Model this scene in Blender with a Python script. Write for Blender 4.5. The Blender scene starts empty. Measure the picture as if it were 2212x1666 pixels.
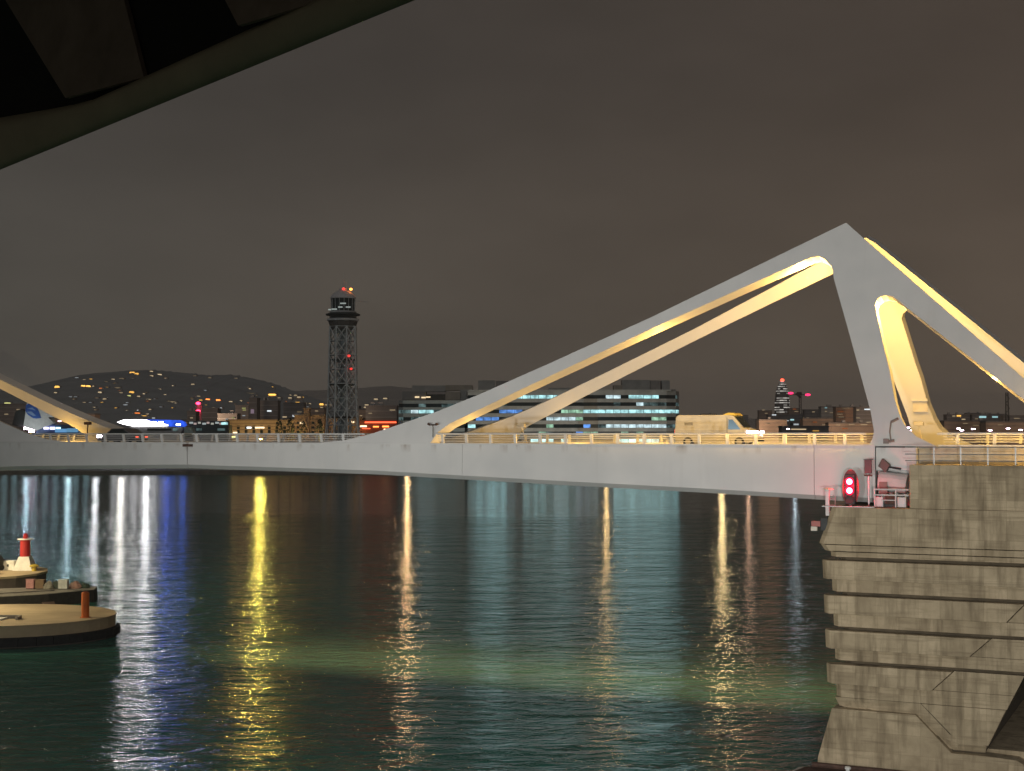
import bpy, math, random
from mathutils import Vector, Matrix
from mathutils.geometry import tessellate_polygon
R = math.radians
random.seed(7)
S = bpy.context.scene
COL = S.collection

# ------------------------------------------------------------------ camera
EYE = 21.5
FPX = 3160.0                     # focal length in units of a 2212 px wide picture
CX, CY = 1106.0, 833.0
PITCH = math.atan(103 / FPX)
cd = bpy.data.cameras.new('camera')
cd.sensor_width = 36.0
cd.lens = 36.0 * FPX / 2212.0
cd.clip_start, cd.clip_end = 0.2, 40000.0
cam = bpy.data.objects.new('camera', cd)
COL.objects.link(cam)
cam.location = (0, 0, EYE)
cam.rotation_euler = (R(90) + PITCH, 0, 0)
S.camera = cam

# ------------------------------------------------------------------ sky
W = bpy.data.worlds.new('World')
S.world = W
W.use_nodes = True
nt = W.node_tree
nt.nodes.clear()
def WN(t, **k):
    n = nt.nodes.new(t)
    for a, b in k.items():
        setattr(n, a, b)
    return n
wl = nt.links.new
tc = WN('ShaderNodeTexCoord')
sep = WN('ShaderNodeSeparateXYZ'); wl(tc.outputs['Generated'], sep.inputs[0])
# elevation: cloud base lit by the city, a little brighter low over the town
el = WN('ShaderNodeValToRGB'); wl(sep.outputs['Z'], el.inputs[0])
cr = el.color_ramp
cr.elements[0].position = 0.0; cr.elements[0].color = (0.140, 0.115, 0.092, 1)
cr.elements[1].position = 1.0; cr.elements[1].color = (0.046, 0.038, 0.034, 1)
e1 = cr.elements.new(0.07); e1.color = (0.098, 0.082, 0.066, 1)
e2 = cr.elements.new(0.24); e2.color = (0.060, 0.051, 0.044, 1)
# azimuth: greyer over the hills (-x), warmer over the town (+x)
az = WN('ShaderNodeMapRange'); wl(sep.outputs['X'], az.inputs['Value'])
az.inputs['From Min'].default_value = -0.38; az.inputs['From Max'].default_value = 0.35
tint = WN('ShaderNodeMix', data_type='RGBA'); wl(az.outputs[0], tint.inputs[0])
tint.inputs[6].default_value = (0.90, 0.99, 1.05, 1); tint.inputs[7].default_value = (1.13, 1.02, 0.93, 1)
mul = WN('ShaderNodeMix', data_type='RGBA', blend_type='MULTIPLY'); mul.inputs[0].default_value = 1
wl(el.outputs[0], mul.inputs[6]); wl(tint.outputs[2], mul.inputs[7])
mp = WN('ShaderNodeMapping'); wl(tc.outputs['Generated'], mp.inputs[0]); mp.inputs['Scale'].default_value = (2.2, 2.2, 5.5)
mp.inputs['Rotation'].default_value = (0, 0.25, 0)
nz = WN('ShaderNodeTexNoise'); wl(mp.outputs[0], nz.inputs['Vector'])
nz.inputs['Scale'].default_value = 1.7; nz.inputs['Detail'].default_value = 4; nz.inputs['Roughness'].default_value = 0.5
nr = WN('ShaderNodeMapRange'); wl(nz.outputs['Fac'], nr.inputs['Value'])
nr.inputs['From Min'].default_value = 0.3; nr.inputs['From Max'].default_value = 0.7
nr.inputs['To Min'].default_value = 0.84; nr.inputs['To Max'].default_value = 1.16
m2 = WN('ShaderNodeMix', data_type='RGBA', blend_type='MULTIPLY'); m2.inputs[0].default_value = 1
wl(mul.outputs[2], m2.inputs[6]); wl(nr.outputs[0], m2.inputs[7])
bg = WN('ShaderNodeBackground'); wl(m2.outputs[2], bg.inputs[0]); bg.inputs[1].default_value = 0.92
sk = WN('ShaderNodeTexSky', sky_type='NISHITA'); sk.sun_disc = False
sk.sun_elevation = R(-6); sk.sun_rotation = R(200)
bg2 = WN('ShaderNodeBackground'); wl(sk.outputs[0], bg2.inputs[0]); bg2.inputs[1].default_value = 0.004
ad = WN('ShaderNodeAddShader'); wl(bg.outputs[0], ad.inputs[0]); wl(bg2.outputs[0], ad.inputs[1])
wo = WN('ShaderNodeOutputWorld'); wl(ad.outputs[0], wo.inputs[0])

# ------------------------------------------------------------------ lamps: a weak added sun, the ship's own floodlights
def lamp(kind, name, loc, power, color, radius=0.3, aim=None, cone=None, blend=0.6):
    d = bpy.data.lights.new(name, kind)
    d.energy = power; d.color = color
    if kind == 'SUN':
        d.angle = radius
    else:
        d.shadow_soft_size = radius
    if cone:
        d.spot_size = R(cone); d.spot_blend = blend
    o = bpy.data.objects.new(name, d); COL.objects.link(o)
    o.location = loc
    if aim is not None:
        o.rotation_euler = (Vector(aim) - Vector(loc)).to_track_quat('-Z', 'Y').to_euler()
    return o
lamp('SUN', 'fill_sun', (0, -50, 200), 0.17, (0.93, 0.97, 1.0), R(15), aim=(40, 300, 0))  # added weak sun that lifts the dark hill and town
SHIP = (1.0, 0.97, 0.92)
# the hull runs away to the left of the camera along the line of its overhanging deck edge
for x, y, z, pw, ax in ((-33, 44, 15, 15000, -32), (-24, 33, 14, 30000, -8), (-13, 19, 14, 36000, 8), (5, -1, 16, 66000, 26)):
    lamp('SPOT', 'ship_floodlight', (x, y, z), pw, SHIP, 0.5, aim=(ax, 100, 23), cone=66, blend=0.9)
lamp('SPOT', 'ship_floodlight', (-55, 74, 12), 16000, SHIP, 0.5, aim=(23, 88, 10), cone=18, blend=0.5)

# ------------------------------------------------------------------ render settings
S.view_settings.view_transform = 'Standard'
S.view_settings.look = 'None'
S.view_settings.exposure = 0
S.view_settings.gamma = 1
S.view_settings.use_curve_mapping = False
S.render.engine = 'CYCLES'
cy = S.cycles
cy.use_denoising = True
try:
    cy.denoiser = 'OPENIMAGEDENOISE'
    cy.denoising_input_passes = 'RGB_ALBEDO_NORMAL'
except Exception:
    pass
cy.max_bounces = 6; cy.diffuse_bounces = 2; cy.glossy_bounces = 3; cy.volume_bounces = 0
cy.transmission_bounces = 3; cy.transparent_max_bounces = 6
cy.sample_clamp_indirect = 4.0
cy.use_light_tree = True
cy.volume_step_rate = 4.0

# ------------------------------------------------------------------ geometry helpers
def ray(u, v):
    x = (u - CX) / FPX; y = (CY - v) / FPX
    return (x, math.cos(PITCH) - y * math.sin(PITCH), math.sin(PITCH) + y * math.cos(PITCH))
def at(u, v, Y):
    d = ray(u, v); k = Y / d[1]
    return (d[0] * k, Y, EYE + d[2] * k)
H = (-25.5, 115.0)                                # mid-span hinge on the near edge of the bridge
EV = (0.9009, -0.4340); NV = (0.4340, 0.9009)     # along the bridge, across it
BANG = math.atan2(EV[1], EV[0])
def B(s, w, z):
    return (H[0] + EV[0] * s + NV[0] * w, H[1] + EV[1] * s + NV[1] * w, z)
def bsolve(u, v, w):
    d = ray(u, v)
    k = (w + H[0] * NV[0] + H[1] * NV[1]) / (d[0] * NV[0] + d[1] * NV[1])
    x, y = d[0] * k, d[1] * k
    return ((x - H[0]) * EV[0] + (y - H[1]) * EV[1], EYE + d[2] * k)

class MB:
    def __init__(s): s.v = []; s.f = []
    def add(s, vs, fs):
        o = len(s.v); s.v += [tuple(p) for p in vs]; s.f += [tuple(i + o for i in q) for q in fs]; return s
    def hexa(s, p):          # 8 points, bottom four then top four
        return s.add(p, [(3, 2, 1, 0), (4, 5, 6, 7), (0, 1, 5, 4), (1, 2, 6, 5), (2, 3, 7, 6), (3, 0, 4, 7)])
    def box(s, x0, x1, y0, y1, z0, z1):
        return s.hexa([(x0, y0, z0), (x1, y0, z0), (x1, y1, z0), (x0, y1, z0), (x0, y0, z1), (x1, y0, z1), (x1, y1, z1), (x0, y1, z1)])
    def loft(s, a, b, caps=True, skip=()):
        n = len(a)
        vs = list(a) + list(b); fs = []
        if caps:
            for tri in tessellate_polygon([[Vector(p) for p in a]]):
                fs.append((tri[0], tri[1], tri[2])); fs.append((tri[2] + n, tri[1] + n, tri[0] + n))
        for i in range(n):
            if i in skip: continue
            j = (i + 1) % n
            fs.append((i, j, j + n, i + n))
        return s.add(vs, fs)
    def prism(s, poly, z0, z1):
        return s.loft([(x, y, z0) for x, y in poly], [(x, y, z1) for x, y in poly])
    def tube(s, p0, p1, r0, r1=None, n=6, caps=True):
        r1 = r0 if r1 is None else r1
        a, b = Vector(p0), Vector(p1); d = (b - a).normalized()
        t = Vector((0, 0, 1)) if abs(d.z) < 0.9 else Vector((1, 0, 0))
        x = d.cross(t).normalized(); y = d.cross(x)
        A = [a + (x * math.cos(2 * math.pi * i / n) + y * math.sin(2 * math.pi * i / n)) * r0 for i in range(n)]
        Bq = [b + (x * math.cos(2 * math.pi * i / n) + y * math.sin(2 * math.pi * i / n)) * r1 for i in range(n)]
        vs = A + Bq; fs = [(i, (i + 1) % n, (i + 1) % n + n, i + n) for i in range(n)]
        if caps: fs += [tuple(range(n - 1, -1, -1)), tuple(range(n, 2 * n))]
        return s.add(vs, fs)
    def lathe(s, prof, c=(0, 0, 0), n=16):
        vs = []; fs = []
        for r, z in prof:
            for i in range(n):
                a = 2 * math.pi * (i + .5) / n
                vs.append((c[0] + r * math.cos(a), c[1] + r * math.sin(a), c[2] + z))
        m = len(prof)
        for k in range(m - 1):
            for i in range(n):
                j = (i + 1) % n
                fs.append((k * n + i, k * n + j, (k + 1) * n + j, (k + 1) * n + i))
        fs.append(tuple(range(n - 1, -1, -1))); fs.append(tuple((m - 1) * n + i for i in range(n)))
        return s.add(vs, fs)
    def build(s, name, mat, parent=None, org=(0, 0, 0), smooth=False, bevel=0):
        me = bpy.data.meshes.new(name)
        me.from_pydata([(p[0] - org[0], p[1] - org[1], p[2] - org[2]) for p in s.v], [], s.f)
        import bmesh
        bm = bmesh.new(); bm.from_mesh(me); bmesh.ops.recalc_face_normals(bm, faces=bm.faces); bm.to_mesh(me); bm.free()
        if smooth:
            me.polygons.foreach_set('use_smooth', [True] * len(me.polygons))
        me.materials.append(mat)
        o = bpy.data.objects.new(name, me); COL.objects.link(o)
        if parent is not None: o.parent = parent
        if bevel:
            md = o.modifiers.new('bevel', 'BEVEL'); md.width = bevel; md.segments = 2; md.limit_method = 'ANGLE'; md.angle_limit = R(40)
        return o

def tag(o, label=None, cat=None, group=None, kind=None):
    if label: o['label'] = label
    if cat: o['category'] = cat
    if group: o['group'] = group
    if kind: o['kind'] = kind
    return o
def thing(name, label, cat, loc=(0, 0, 0), rz=0, group=None):
    o = bpy.data.objects.new(name, None); COL.objects.link(o)
    o.empty_display_size = 0.2
    o.location = loc; o.rotation_euler = (0, 0, rz)
    return tag(o, label, cat, group)
KIDS = {}
def copy_tree(o, parent=None):
    c = o.copy(); COL.objects.link(c)
    if parent is not None: c.parent = parent
    for ch in [x for x in bpy.data.objects if x.parent == o]:
        copy_tree(ch, c)
    return c
def bthing(name, label, cat, s, w, z, group=None):      # a thing in the bridge's own frame
    return thing(name, label, cat, B(s, w, z), BANG, group)

# ------------------------------------------------------------------ materials
MATS = {}
def mat(name, col, rough=0.6, metal=0.0, var=0.12, scale=1.0, bump=0.0, stretch=(1, 1, 1), spec=0.5, col2=None, detail=5):
    if name in MATS: return MATS[name]
    m = bpy.data.materials.new(name); m.use_nodes = True
    n = m.node_tree.nodes; l = m.node_tree.links
    p = n['Principled BSDF']
    p.inputs['Roughness'].default_value = rough; p.inputs['Metallic'].default_value = metal
    p.inputs['Specular IOR Level'].default_value = spec
    t = n.new('ShaderNodeTexCoord'); mpn = n.new('ShaderNodeMapping'); l.new(t.outputs['Object'], mpn.inputs[0])
    mpn.inputs['Scale'].default_value = stretch
    no = n.new('ShaderNodeTexNoise'); l.new(mpn.outputs[0], no.inputs['Vector'])
    no.inputs['Scale'].default_value = scale; no.inputs['Detail'].default_value = detail; no.inputs['Roughness'].default_value = 0.6
    rp = n.new('ShaderNodeValToRGB'); l.new(no.outputs['Fac'], rp.inputs[0])
    rp.color_ramp.elements[0].position = 0.32; rp.color_ramp.elements[1].position = 0.68
    a = col2 if col2 else tuple(c * (1 - var) for c in col)
    b = col if col2 else tuple(min(1, c * (1 + var)) for c in col)
    rp.color_ramp.elements[0].color = (*a, 1); rp.color_ramp.elements[1].color = (*b, 1)
    l.new(rp.outputs[0], p.inputs['Base Color'])
    if bump:
        bn = n.new('ShaderNodeBump'); bn.inputs['Strength'].default_value = bump; bn.inputs['Distance'].default_value = 0.05
        l.new(no.outputs['Fac'], bn.inputs['Height']); l.new(bn.outputs[0], p.inputs['Normal'])
    MATS[name] = m
    return m
def emat(name, col, strength, sample=False, vary=0.0):
    if name in MATS: return MATS[name]
    m = bpy.data.materials.new(name); m.use_nodes = True
    n = m.node_tree.nodes; l = m.node_tree.links
    n.remove(n['Principled BSDF'])
    e = n.new('ShaderNodeEmission'); e.inputs[0].default_value = (*col, 1); e.inputs[1].default_value = strength
    if vary:                                   # lit rooms: blinds, ceiling lamps and dark patches behind the glass
        t = n.new('ShaderNodeTexCoord'); mpn = n.new('ShaderNodeMapping'); l.new(t.outputs['Object'], mpn.inputs[0])
        mpn.inputs['Scale'].default_value = (0.30, 0.30, 0.30)
        no = n.new('ShaderNodeTexNoise'); l.new(mpn.outputs[0], no.inputs['Vector']); no.inputs['Scale'].default_value = 1.0; no.inputs['Detail'].default_value = 2
        mr = n.new('ShaderNodeMapRange'); l.new(no.outputs['Fac'], mr.inputs['Value'])
        mr.inputs['From Min'].default_value = 0.35; mr.inputs['From Max'].default_value = 0.68
        mr.inputs['To Min'].default_value = strength * (1 - vary); mr.inputs['To Max'].default_value = strength * (1 + vary)
        l.new(mr.outputs[0], e.inputs[1])
    l.new(e.outputs[0], n['Material Output'].inputs[0])
    m.cycles.emission_sampling = 'AUTO' if sample else 'NONE'
    MATS[name] = m
    return m

# water
def water_material():
    m = bpy.data.materials.new('harbour_water'); m.use_nodes = True
    n = m.node_tree.nodes; l = m.node_tree.links; p = n['Principled BSDF']
    p.inputs['Base Color'].default_value = (0.034, 0.145, 0.115, 1)
    p.inputs['Roughness'].default_value = 0.09
    p.inputs['IOR'].default_value = 1.33
    t = n.new('ShaderNodeTexCoord')
    def noise(sc, stretch, rot, det, rough=0.55, dist=0.0):
        mpn = n.new('ShaderNodeMapping'); l.new(t.outputs['Object'], mpn.inputs[0])
        mpn.inputs['Scale'].default_value = stretch; mpn.inputs['Rotation'].default_value = (0, 0, R(rot))
        no = n.new('ShaderNodeTexNoise'); l.new(mpn.outputs[0], no.inputs['Vector'])
        no.inputs['Scale'].default_value = sc; no.inputs['Detail'].default_value = det
        no.inputs['Roughness'].default_value = rough; no.inputs['Distortion'].default_value = dist
        return no.outputs['Fac']
    a = noise(0.62, (0.50, 1.0, 1), 10, 4, 0.60, 0.7)      # ripples of one to three metres
    b = noise(0.13, (0.6, 1.0, 1), -18, 2)         # longer chop
    c = noise(2.3, (0.6, 1.0, 1), 25, 2)           # cat's paws
    def ma(op, x, y):
        q = n.new('ShaderNodeMath'); q.operation = op
        for i, k in enumerate((x, y)):
            if isinstance(k, (int, float)): q.inputs[i].default_value = k
            else: l.new(k, q.inputs[i])
        return q.outputs[0]
    h = ma('ADD', ma('ADD', ma('MULTIPLY', a, 0.68), ma('MULTIPLY', b, 1.15)), ma('MULTIPLY', c, 0.05))
    # wind line: the sheltered water beyond about 390 m lies calmer than the open basin
    sx = n.new('ShaderNodeSeparateXYZ'); l.new(t.outputs['Object'], sx.inputs[0])
    wob = noise(0.012, (1, 1, 1), 0, 3)
    yy = ma('ADD', sx.outputs['Y'], ma('MULTIPLY', wob, 70.0))
    wf = n.new('ShaderNodeMapRange'); l.new(yy, wf.inputs['Value']); wf.interpolation_type = 'SMOOTHSTEP'
    wf.inputs['From Min'].default_value = 385; wf.inputs['From Max'].default_value = 440
    wf.inputs['To Min'].default_value = 1.0; wf.inputs['To Max'].default_value = 0.30
    h = ma('MULTIPLY', h, wf.outputs[0])
    wr_ = n.new('ShaderNodeMapRange'); l.new(wf.outputs[0], wr_.inputs['Value'])
    wr_.inputs['From Min'].default_value = 0.30; wr_.inputs['From Max'].default_value = 1.0
    wr_.inputs['To Min'].default_value = 0.08; wr_.inputs['To Max'].default_value = 0.10
    l.new(wr_.outputs[0], p.inputs['Roughness'])
    bn = n.new('ShaderNodeBump'); bn.inputs['Strength'].default_value = 1.0; bn.inputs['Distance'].default_value = 1.0
    l.new(h, bn.inputs['Height']); l.new(bn.outputs[0], p.inputs['Normal'])
    return m

# bridge paint: off-white steel with a rust run under the kerb line and faint dirt
def bridge_paint():
    m = bpy.data.materials.new('bridge_white_paint'); m.use_nodes = True
    n = m.node_tree.nodes; l = m.node_tree.links; p = n['Principled BSDF']
    p.inputs['Roughness'].default_value = 0.5
    t = n.new('ShaderNodeTexCoord')
    no = n.new('ShaderNodeTexNoise'); l.new(t.outputs['Object'], no.inputs['Vector']); no.inputs['Scale'].default_value = 0.35; no.inputs['Detail'].default_value = 6
    rp = n.new('ShaderNodeValToRGB'); l.new(no.outputs['Fac'], rp.inputs[0])
    rp.color_ramp.elements[0].position = 0.3; rp.color_ramp.elements[1].position = 0.7
    rp.color_ramp.elements[0].color = (0.66, 0.67, 0.66, 1); rp.color_ramp.elements[1].color = (0.76, 0.76, 0.74, 1)
    sx = n.new('ShaderNodeSeparateXYZ'); l.new(t.outputs['Object'], sx.inputs[0])
    # rust only in a band just under the top edge (object z near the kerb), broken up along the length
    zb = n.new('ShaderNodeMapRange'); l.new(sx.outputs['Z'], zb.inputs['Value'])
    zb.inputs['From Min'].default_value = 3.05; zb.inputs['From Max'].default_value = 3.62
    zt = n.new('ShaderNodeMapRange'); l.new(sx.outputs['Z'], zt.inputs['Value'])
    zt.inputs['From Min'].default_value = 3.72; zt.inputs['From Max'].default_value = 3.64
    mp2 = n.new('ShaderNodeMapping'); l.new(t.outputs['Object'], mp2.inputs[0]); mp2.inputs['Scale'].default_value = (1.3, 0.1, 0.35)
    n2 = n.new('ShaderNodeTexNoise'); l.new(mp2.outputs[0], n2.inputs['Vector']); n2.inputs['Scale'].default_value = 1.0; n2.inputs['Detail'].default_value = 5
    r2 = n.new('ShaderNodeMapRange'); l.new(n2.outputs['Fac'], r2.inputs['Value']); r2.inputs['From Min'].default_value = 0.54; r2.inputs['From Max'].default_value = 0.80
    def mm(x, y):
        q = n.new('ShaderNodeMath'); q.operation = 'MULTIPLY'; l.new(x, q.inputs[0])
        if isinstance(y, float): q.inputs[1].default_value = y
        else: l.new(y, q.inputs[1])
        return q.outputs[0]
    msk = mm(mm(mm(zb.outputs[0], zt.outputs[0]), r2.outputs[0]), 0.8)
    # thin vertical grime runs
    mp3 = n.new('ShaderNodeMapping'); l.new(t.outputs['Object'], mp3.inputs[0]); mp3.inputs['Scale'].default_value = (2.2, 0.4, 0.12)
    n3 = n.new('ShaderNodeTexNoise'); l.new(mp3.outputs[0], n3.inputs['Vector']); n3.inputs['Scale'].default_value = 1.2; n3.inputs['Detail'].default_value = 4
    r3 = n.new('ShaderNodeMapRange'); l.new(n3.outputs['Fac'], r3.inputs['Value']); r3.inputs['From Min'].default_value = 0.58; r3.inputs['From Max'].default_value = 0.8
    r3.inputs['To Max'].default_value = 0.10
    mx0 = n.new('ShaderNodeMix'); mx0.data_type = 'RGBA'; l.new(r3.outputs[0], mx0.inputs[0]); l.new(rp.outputs[0], mx0.inputs[6]); mx0.inputs[7].default_value = (0.42, 0.40, 0.36, 1)
    mx = n.new('ShaderNodeMix'); mx.data_type = 'RGBA'; l.new(msk, mx.inputs[0]); l.new(mx0.outputs[2], mx.inputs[6]); mx.inputs[7].default_value = (0.25, 0.17, 0.10, 1)
    l.new(mx.outputs[2], p.inputs['Base Color'])
    return m

def concrete(name, c1, c2, stain, sc=1.0):
    m = bpy.data.materials.new(name); m.use_nodes = True
    n = m.node_tree.nodes; l = m.node_tree.links; p = n['Principled BSDF']
    p.inputs['Roughness'].default_value = 0.85
    t = n.new('ShaderNodeTexCoord')
    def noise(stretch, scale, det):
        mpn = n.new('ShaderNodeMapping'); l.new(t.outputs['Object'], mpn.inputs[0]); mpn.inputs['Scale'].default_value = stretch
        no = n.new('ShaderNodeTexNoise'); l.new(mpn.outputs[0], no.inputs['Vector']); no.inputs['Scale'].default_value = scale; no.inputs['Detail'].default_value = det
        no.inputs['Roughness'].default_value = 0.62
        return no.outputs['Fac']
    base = noise((1, 1, 1), 0.9 * sc, 7)
    rp = n.new('ShaderNodeValToRGB'); l.new(base, rp.inputs[0])
    rp.color_ramp.elements[0].position = 0.3; rp.color_ramp.elements[1].position = 0.7
    rp.color_ramp.elements[0].color = (*c2, 1); rp.color_ramp.elements[1].color = (*c1, 1)
    # run-off stains (tall, narrow) and lift lines (wide, flat)
    run = noise((1.6, 1.6, 0.22), 1.0 * sc, 5)
    lift = noise((0.25, 0.25, 3.0), 1.2 * sc, 5)
    def rng(x, a, b, hi):
        r = n.new('ShaderNodeMapRange'); l.new(x, r.inputs['Value']); r.inputs['From Min'].default_value = a; r.inputs['From Max'].default_value = b; r.inputs['To Max'].default_value = hi
        return r.outputs[0]
    m1 = n.new('ShaderNodeMix'); m1.data_type = 'RGBA'; l.new(rng(run, 0.47, 0.70, 0.9), m1.inputs[0]); l.new(rp.outputs[0], m1.inputs[6]); m1.inputs[7].default_value = (*stain, 1)
    m2_ = n.new('ShaderNodeMix'); m2_.data_type = 'RGBA'; l.new(rng(lift, 0.52, 0.72, 0.65), m2_.inputs[0]); l.new(m1.outputs[2], m2_.inputs[6]); m2_.inputs[7].default_value = (*stain, 1)
    # formwork board grid: thin darker joints
    br = n.new('ShaderNodeTexBrick'); mpb = n.new('ShaderNodeMapping'); l.new(t.outputs['Object'], mpb.inputs[0]); mpb.inputs['Rotation'].default_value = (R(90), 0, 0)
    l.new(mpb.outputs[0], br.inputs['Vector']); br.inputs['Scale'].default_value = 1.0; br.inputs['Brick Width'].default_value = 1.25; br.inputs['Row Height'].default_value = 1.17
    br.inputs['Mortar Size'].default_value = 0.012; br.inputs['Mortar Smooth'].default_value = 0.4; br.offset = 0.0
    br.inputs['Color1'].default_value = (1, 1, 1, 1); br.inputs['Color2'].default_value = (0.70, 0.69, 0.67, 1); br.inputs['Mortar'].default_value = (0.62, 0.60, 0.56, 1)
    m3 = n.new('ShaderNodeMix'); m3.data_type = 'RGBA'; m3.blend_type = 'MULTIPLY'; m3.inputs[0].default_value = 0.9
    l.new(m2_.outputs[2], m3.inputs[6]); l.new(br.outputs['Color'], m3.inputs[7])
    l.new(m3.outputs[2], p.inputs['Base Color'])
    bn = n.new('ShaderNodeBump'); bn.inputs['Strength'].default_value = 0.5; bn.inputs['Distance'].default_value = 0.06
    l.new(base, bn.inputs['Height']); l.new(bn.outputs[0], p.inputs['Normal'])
    return m

M_WHITE = bridge_paint()
M_CONC = concrete('pier_concrete', (0.64, 0.525, 0.35), (0.46, 0.37, 0.24), (0.25, 0.195, 0.12))
M_WATER = water_material()
M_ASPH = mat('asphalt', (0.05, 0.05, 0.05), 0.9, var=0.2, scale=3)
M_LINE = mat('road_paint', (0.75, 0.75, 0.72), 0.7)
M_STEEL = mat('galvanised_steel', (0.42, 0.43, 0.43), 0.45, 0.6, scale=2)
M_DARK = mat('dark_steel', (0.045, 0.05, 0.05), 0.6, 0.2, scale=1.5, var=0.3)
M_BLACK = mat('black_rubber', (0.02, 0.02, 0.02), 0.8, var=0.4, scale=2)
M_RUST = mat('rusty_brown_steel', (0.10, 0.055, 0.04), 0.75, 0.1, var=0.35, scale=3)
M_CREAM = mat('cream_paint', (0.70, 0.66, 0.55), 0.5, scale=1.5)
M_ROOFGREY = mat('roof_grey', (0.42, 0.42, 0.40), 0.8, scale=0.3)

# ------------------------------------------------------------------ water, ground, hills
def sheet(name, x0, x1, y0, y1, z, m):
    o = MB().add([(x0, y0, z), (x1, y0, z), (x1, y1, z), (x0, y1, z)], [(0, 1, 2, 3)]).build(name, m)
    return tag(o, kind='structure')
sheet('water', -1500, 1500, -300, 762, 0, M_WATER)
M_LAND = mat('harbour_paving', (0.12, 0.115, 0.105), 0.9, var=0.3, scale=0.02)
sheet('ground', -9000, 9000, 762, 16000, 2.0, M_LAND)
qw = MB().box(-1500, 1500, 760.0, 761.6, -3, 2.1); tag(qw.build('quay_wall', mat('quay_stone', (0.22, 0.20, 0.17), 0.9, scale=0.2, var=0.3)), 'long stone quay wall along the far side of the harbour basin', 'quay wall')

RIDGE = [(-500, 850), (-150, 846), (0, 843), (100, 836), (150, 817), (190, 807), (230, 803), (275, 800), (310, 798), (350, 799), (380, 801), (412, 806), (440, 808), (470, 808), (500, 809), (540, 815), (570, 822), (596, 829), (640, 846), (700, 866), (760, 884), (900, 905)]
RIDGE2 = [(-600, 858), (300, 845), (480, 822), (542, 826), (600, 840), (623, 844), (680, 842), (740, 838), (786, 836), (847, 833), (880, 836), (1000, 848), (1150, 868), (1400, 893), (1800, 912), (2300, 916), (3000, 914)]
def interp(tab, u):
    if u <= tab[0][0]: return tab[0][1]
    for (a, b), (c, d) in zip(tab, tab[1:]):
        if u <= c:
            t = (u - a) / (c - a); t = t * t * (3 - 2 * t) if False else t
            return b + (d - b) * t
    return tab[-1][1]
def hill(name, tab, Yr, Yf, m, u0, u1, seed, rough):
    rnd = random.Random(seed)
    nu, ny = 300, 18
    ph = [(rnd.uniform(0, 6.28), rnd.uniform(0.02, 0.09), rnd.uniform(0.3, 1)) for _ in range(9)] + [(rnd.uniform(0, 6.28), rnd.uniform(0.2, 0.7), rnd.uniform(0.4, 1.0)) for _ in range(8)]
    b = MB(); vs = []; fs = []
    def zat(u, Y):
        top = at(u, interp(tab, u), Yr)[2]
        top += rough * sum(a * math.sin(u * k + p) for p, k, a in ph) * 0.25
        t = (Y - Yf) / (Yr - Yf); t = max(0, min(1.15, t))
        return 1.0 + (top - 1.0) * (t ** 0.8 if t <= 1 else 1 - (t - 1) * 2)
    for j in range(ny):
        Y = Yf + (Yr - Yf) * 1.14 * j / (ny - 1)
        for i in range(nu):
            u = u0 + (u1 - u0) * i / (nu - 1)
            X = (u - CX) / FPX * Yr * (0.75 + 0.25 * Y / Yr)
            vs.append((X, Y, zat(u, Y)))
    for j in range(ny - 1):
        for i in range(nu - 1):
            k = j * nu + i
            fs.append((k, k + 1, k + nu + 1, k + nu))
    o = b.add(vs, fs).build(name, m, smooth=True)
    tag(o, kind='structure')
    return zat
M_HILL = mat('wooded_hillside', (0.42, 0.46, 0.48), 0.95, var=0.4, scale=0.006, col2=(0.28, 0.32, 0.34), detail=9)
M_HILL2 = mat('far_hillside', (0.50, 0.47, 0.43), 0.95, var=0.2, scale=0.003)
hill_z = hill('hill', RIDGE, 6000.0, 3600.0, M_HILL, -500, 900, 3, 4.0)
hill('hill', RIDGE2, 9500.0, 6500.0, M_HILL2, -600, 3000, 5, 3.0)

# ------------------------------------------------------------------ the bridge: two bascule leaves, each one thing
TOP = 20.72
LEAN = 0.253
WID = 14.5
STRUT = [(11.2, 20.70), (14.5, 20.98), (16.85, 21.50), (18.85, 22.10), (22.1, 23.11), (25.3, 24.29), (30.85, 26.55), (37.98, 29.53), (51.01, 35.40),
         (49.75, 32.95), (49.3, 33.2), (48.77, 33.13), (43.83, 31.11), (38.06, 28.71), (28.75, 24.69), (25.43, 23.20), (23.16, 22.20), (22.3, 21.60), (21.95, 21.1), (21.70, 20.70)]
STRUT_SKIP = (8,)
PYLON = [(51.01, 35.40), (49.75, 32.95), (50.15, 32.5), (50.30, 32.14), (50.40, 31.6), (51.46, 28.32), (52.58, 24.80), (53.19, 22.87), (53.45, 21.62), (53.39, 21.18), (53.15, 20.70),
         (57.31, 20.70), (56.06, 21.30), (55.33, 22.02), (54.99, 22.66), (54.63, 23.71), (54.24, 25.54), (53.93, 26.62), (53.22, 29.42), (53.14, 29.75), (53.25, 30.08), (53.5, 30.30), (53.89, 30.36)]
PYLON_SKIP = (0, 22)
BACK = [(51.01, 35.40), (53.89, 30.36), (54.25, 30.27), (54.6, 30.02), (55.0, 29.65), (62.38, 23.52), (64.5, 21.76), (65.6, 21.1), (67.0, 20.75), (71.0, 20.72), (69.0, 20.95), (67.6, 21.3), (66.3, 21.95), (62.36, 24.82), (51.65, 34.79)]
BACK_SKIP = (0,)
def truss_loft(poly, skip, near, mir):
    th = 1.1; nw, nzz = 0.97 * th, -0.245 * th
    a, b = [], []
    for s, z in poly:
        w = LEAN * (z - 20.7)
        for q, (ww, zz) in ((a, (w, z)), (b, (w + nw, z + nzz))):
            q.append((s * mir, ww if near else WID - ww, zz))
    return MB().loft(a, b, True, skip)
def girder_bottom(s):
    tab = [(0, 18.74), (16.7, 18.47), (31.6, 17.92), (41.7, 17.58), (50.9, 17.22), (58, 17.0)]
    return interp(tab, s)
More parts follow.
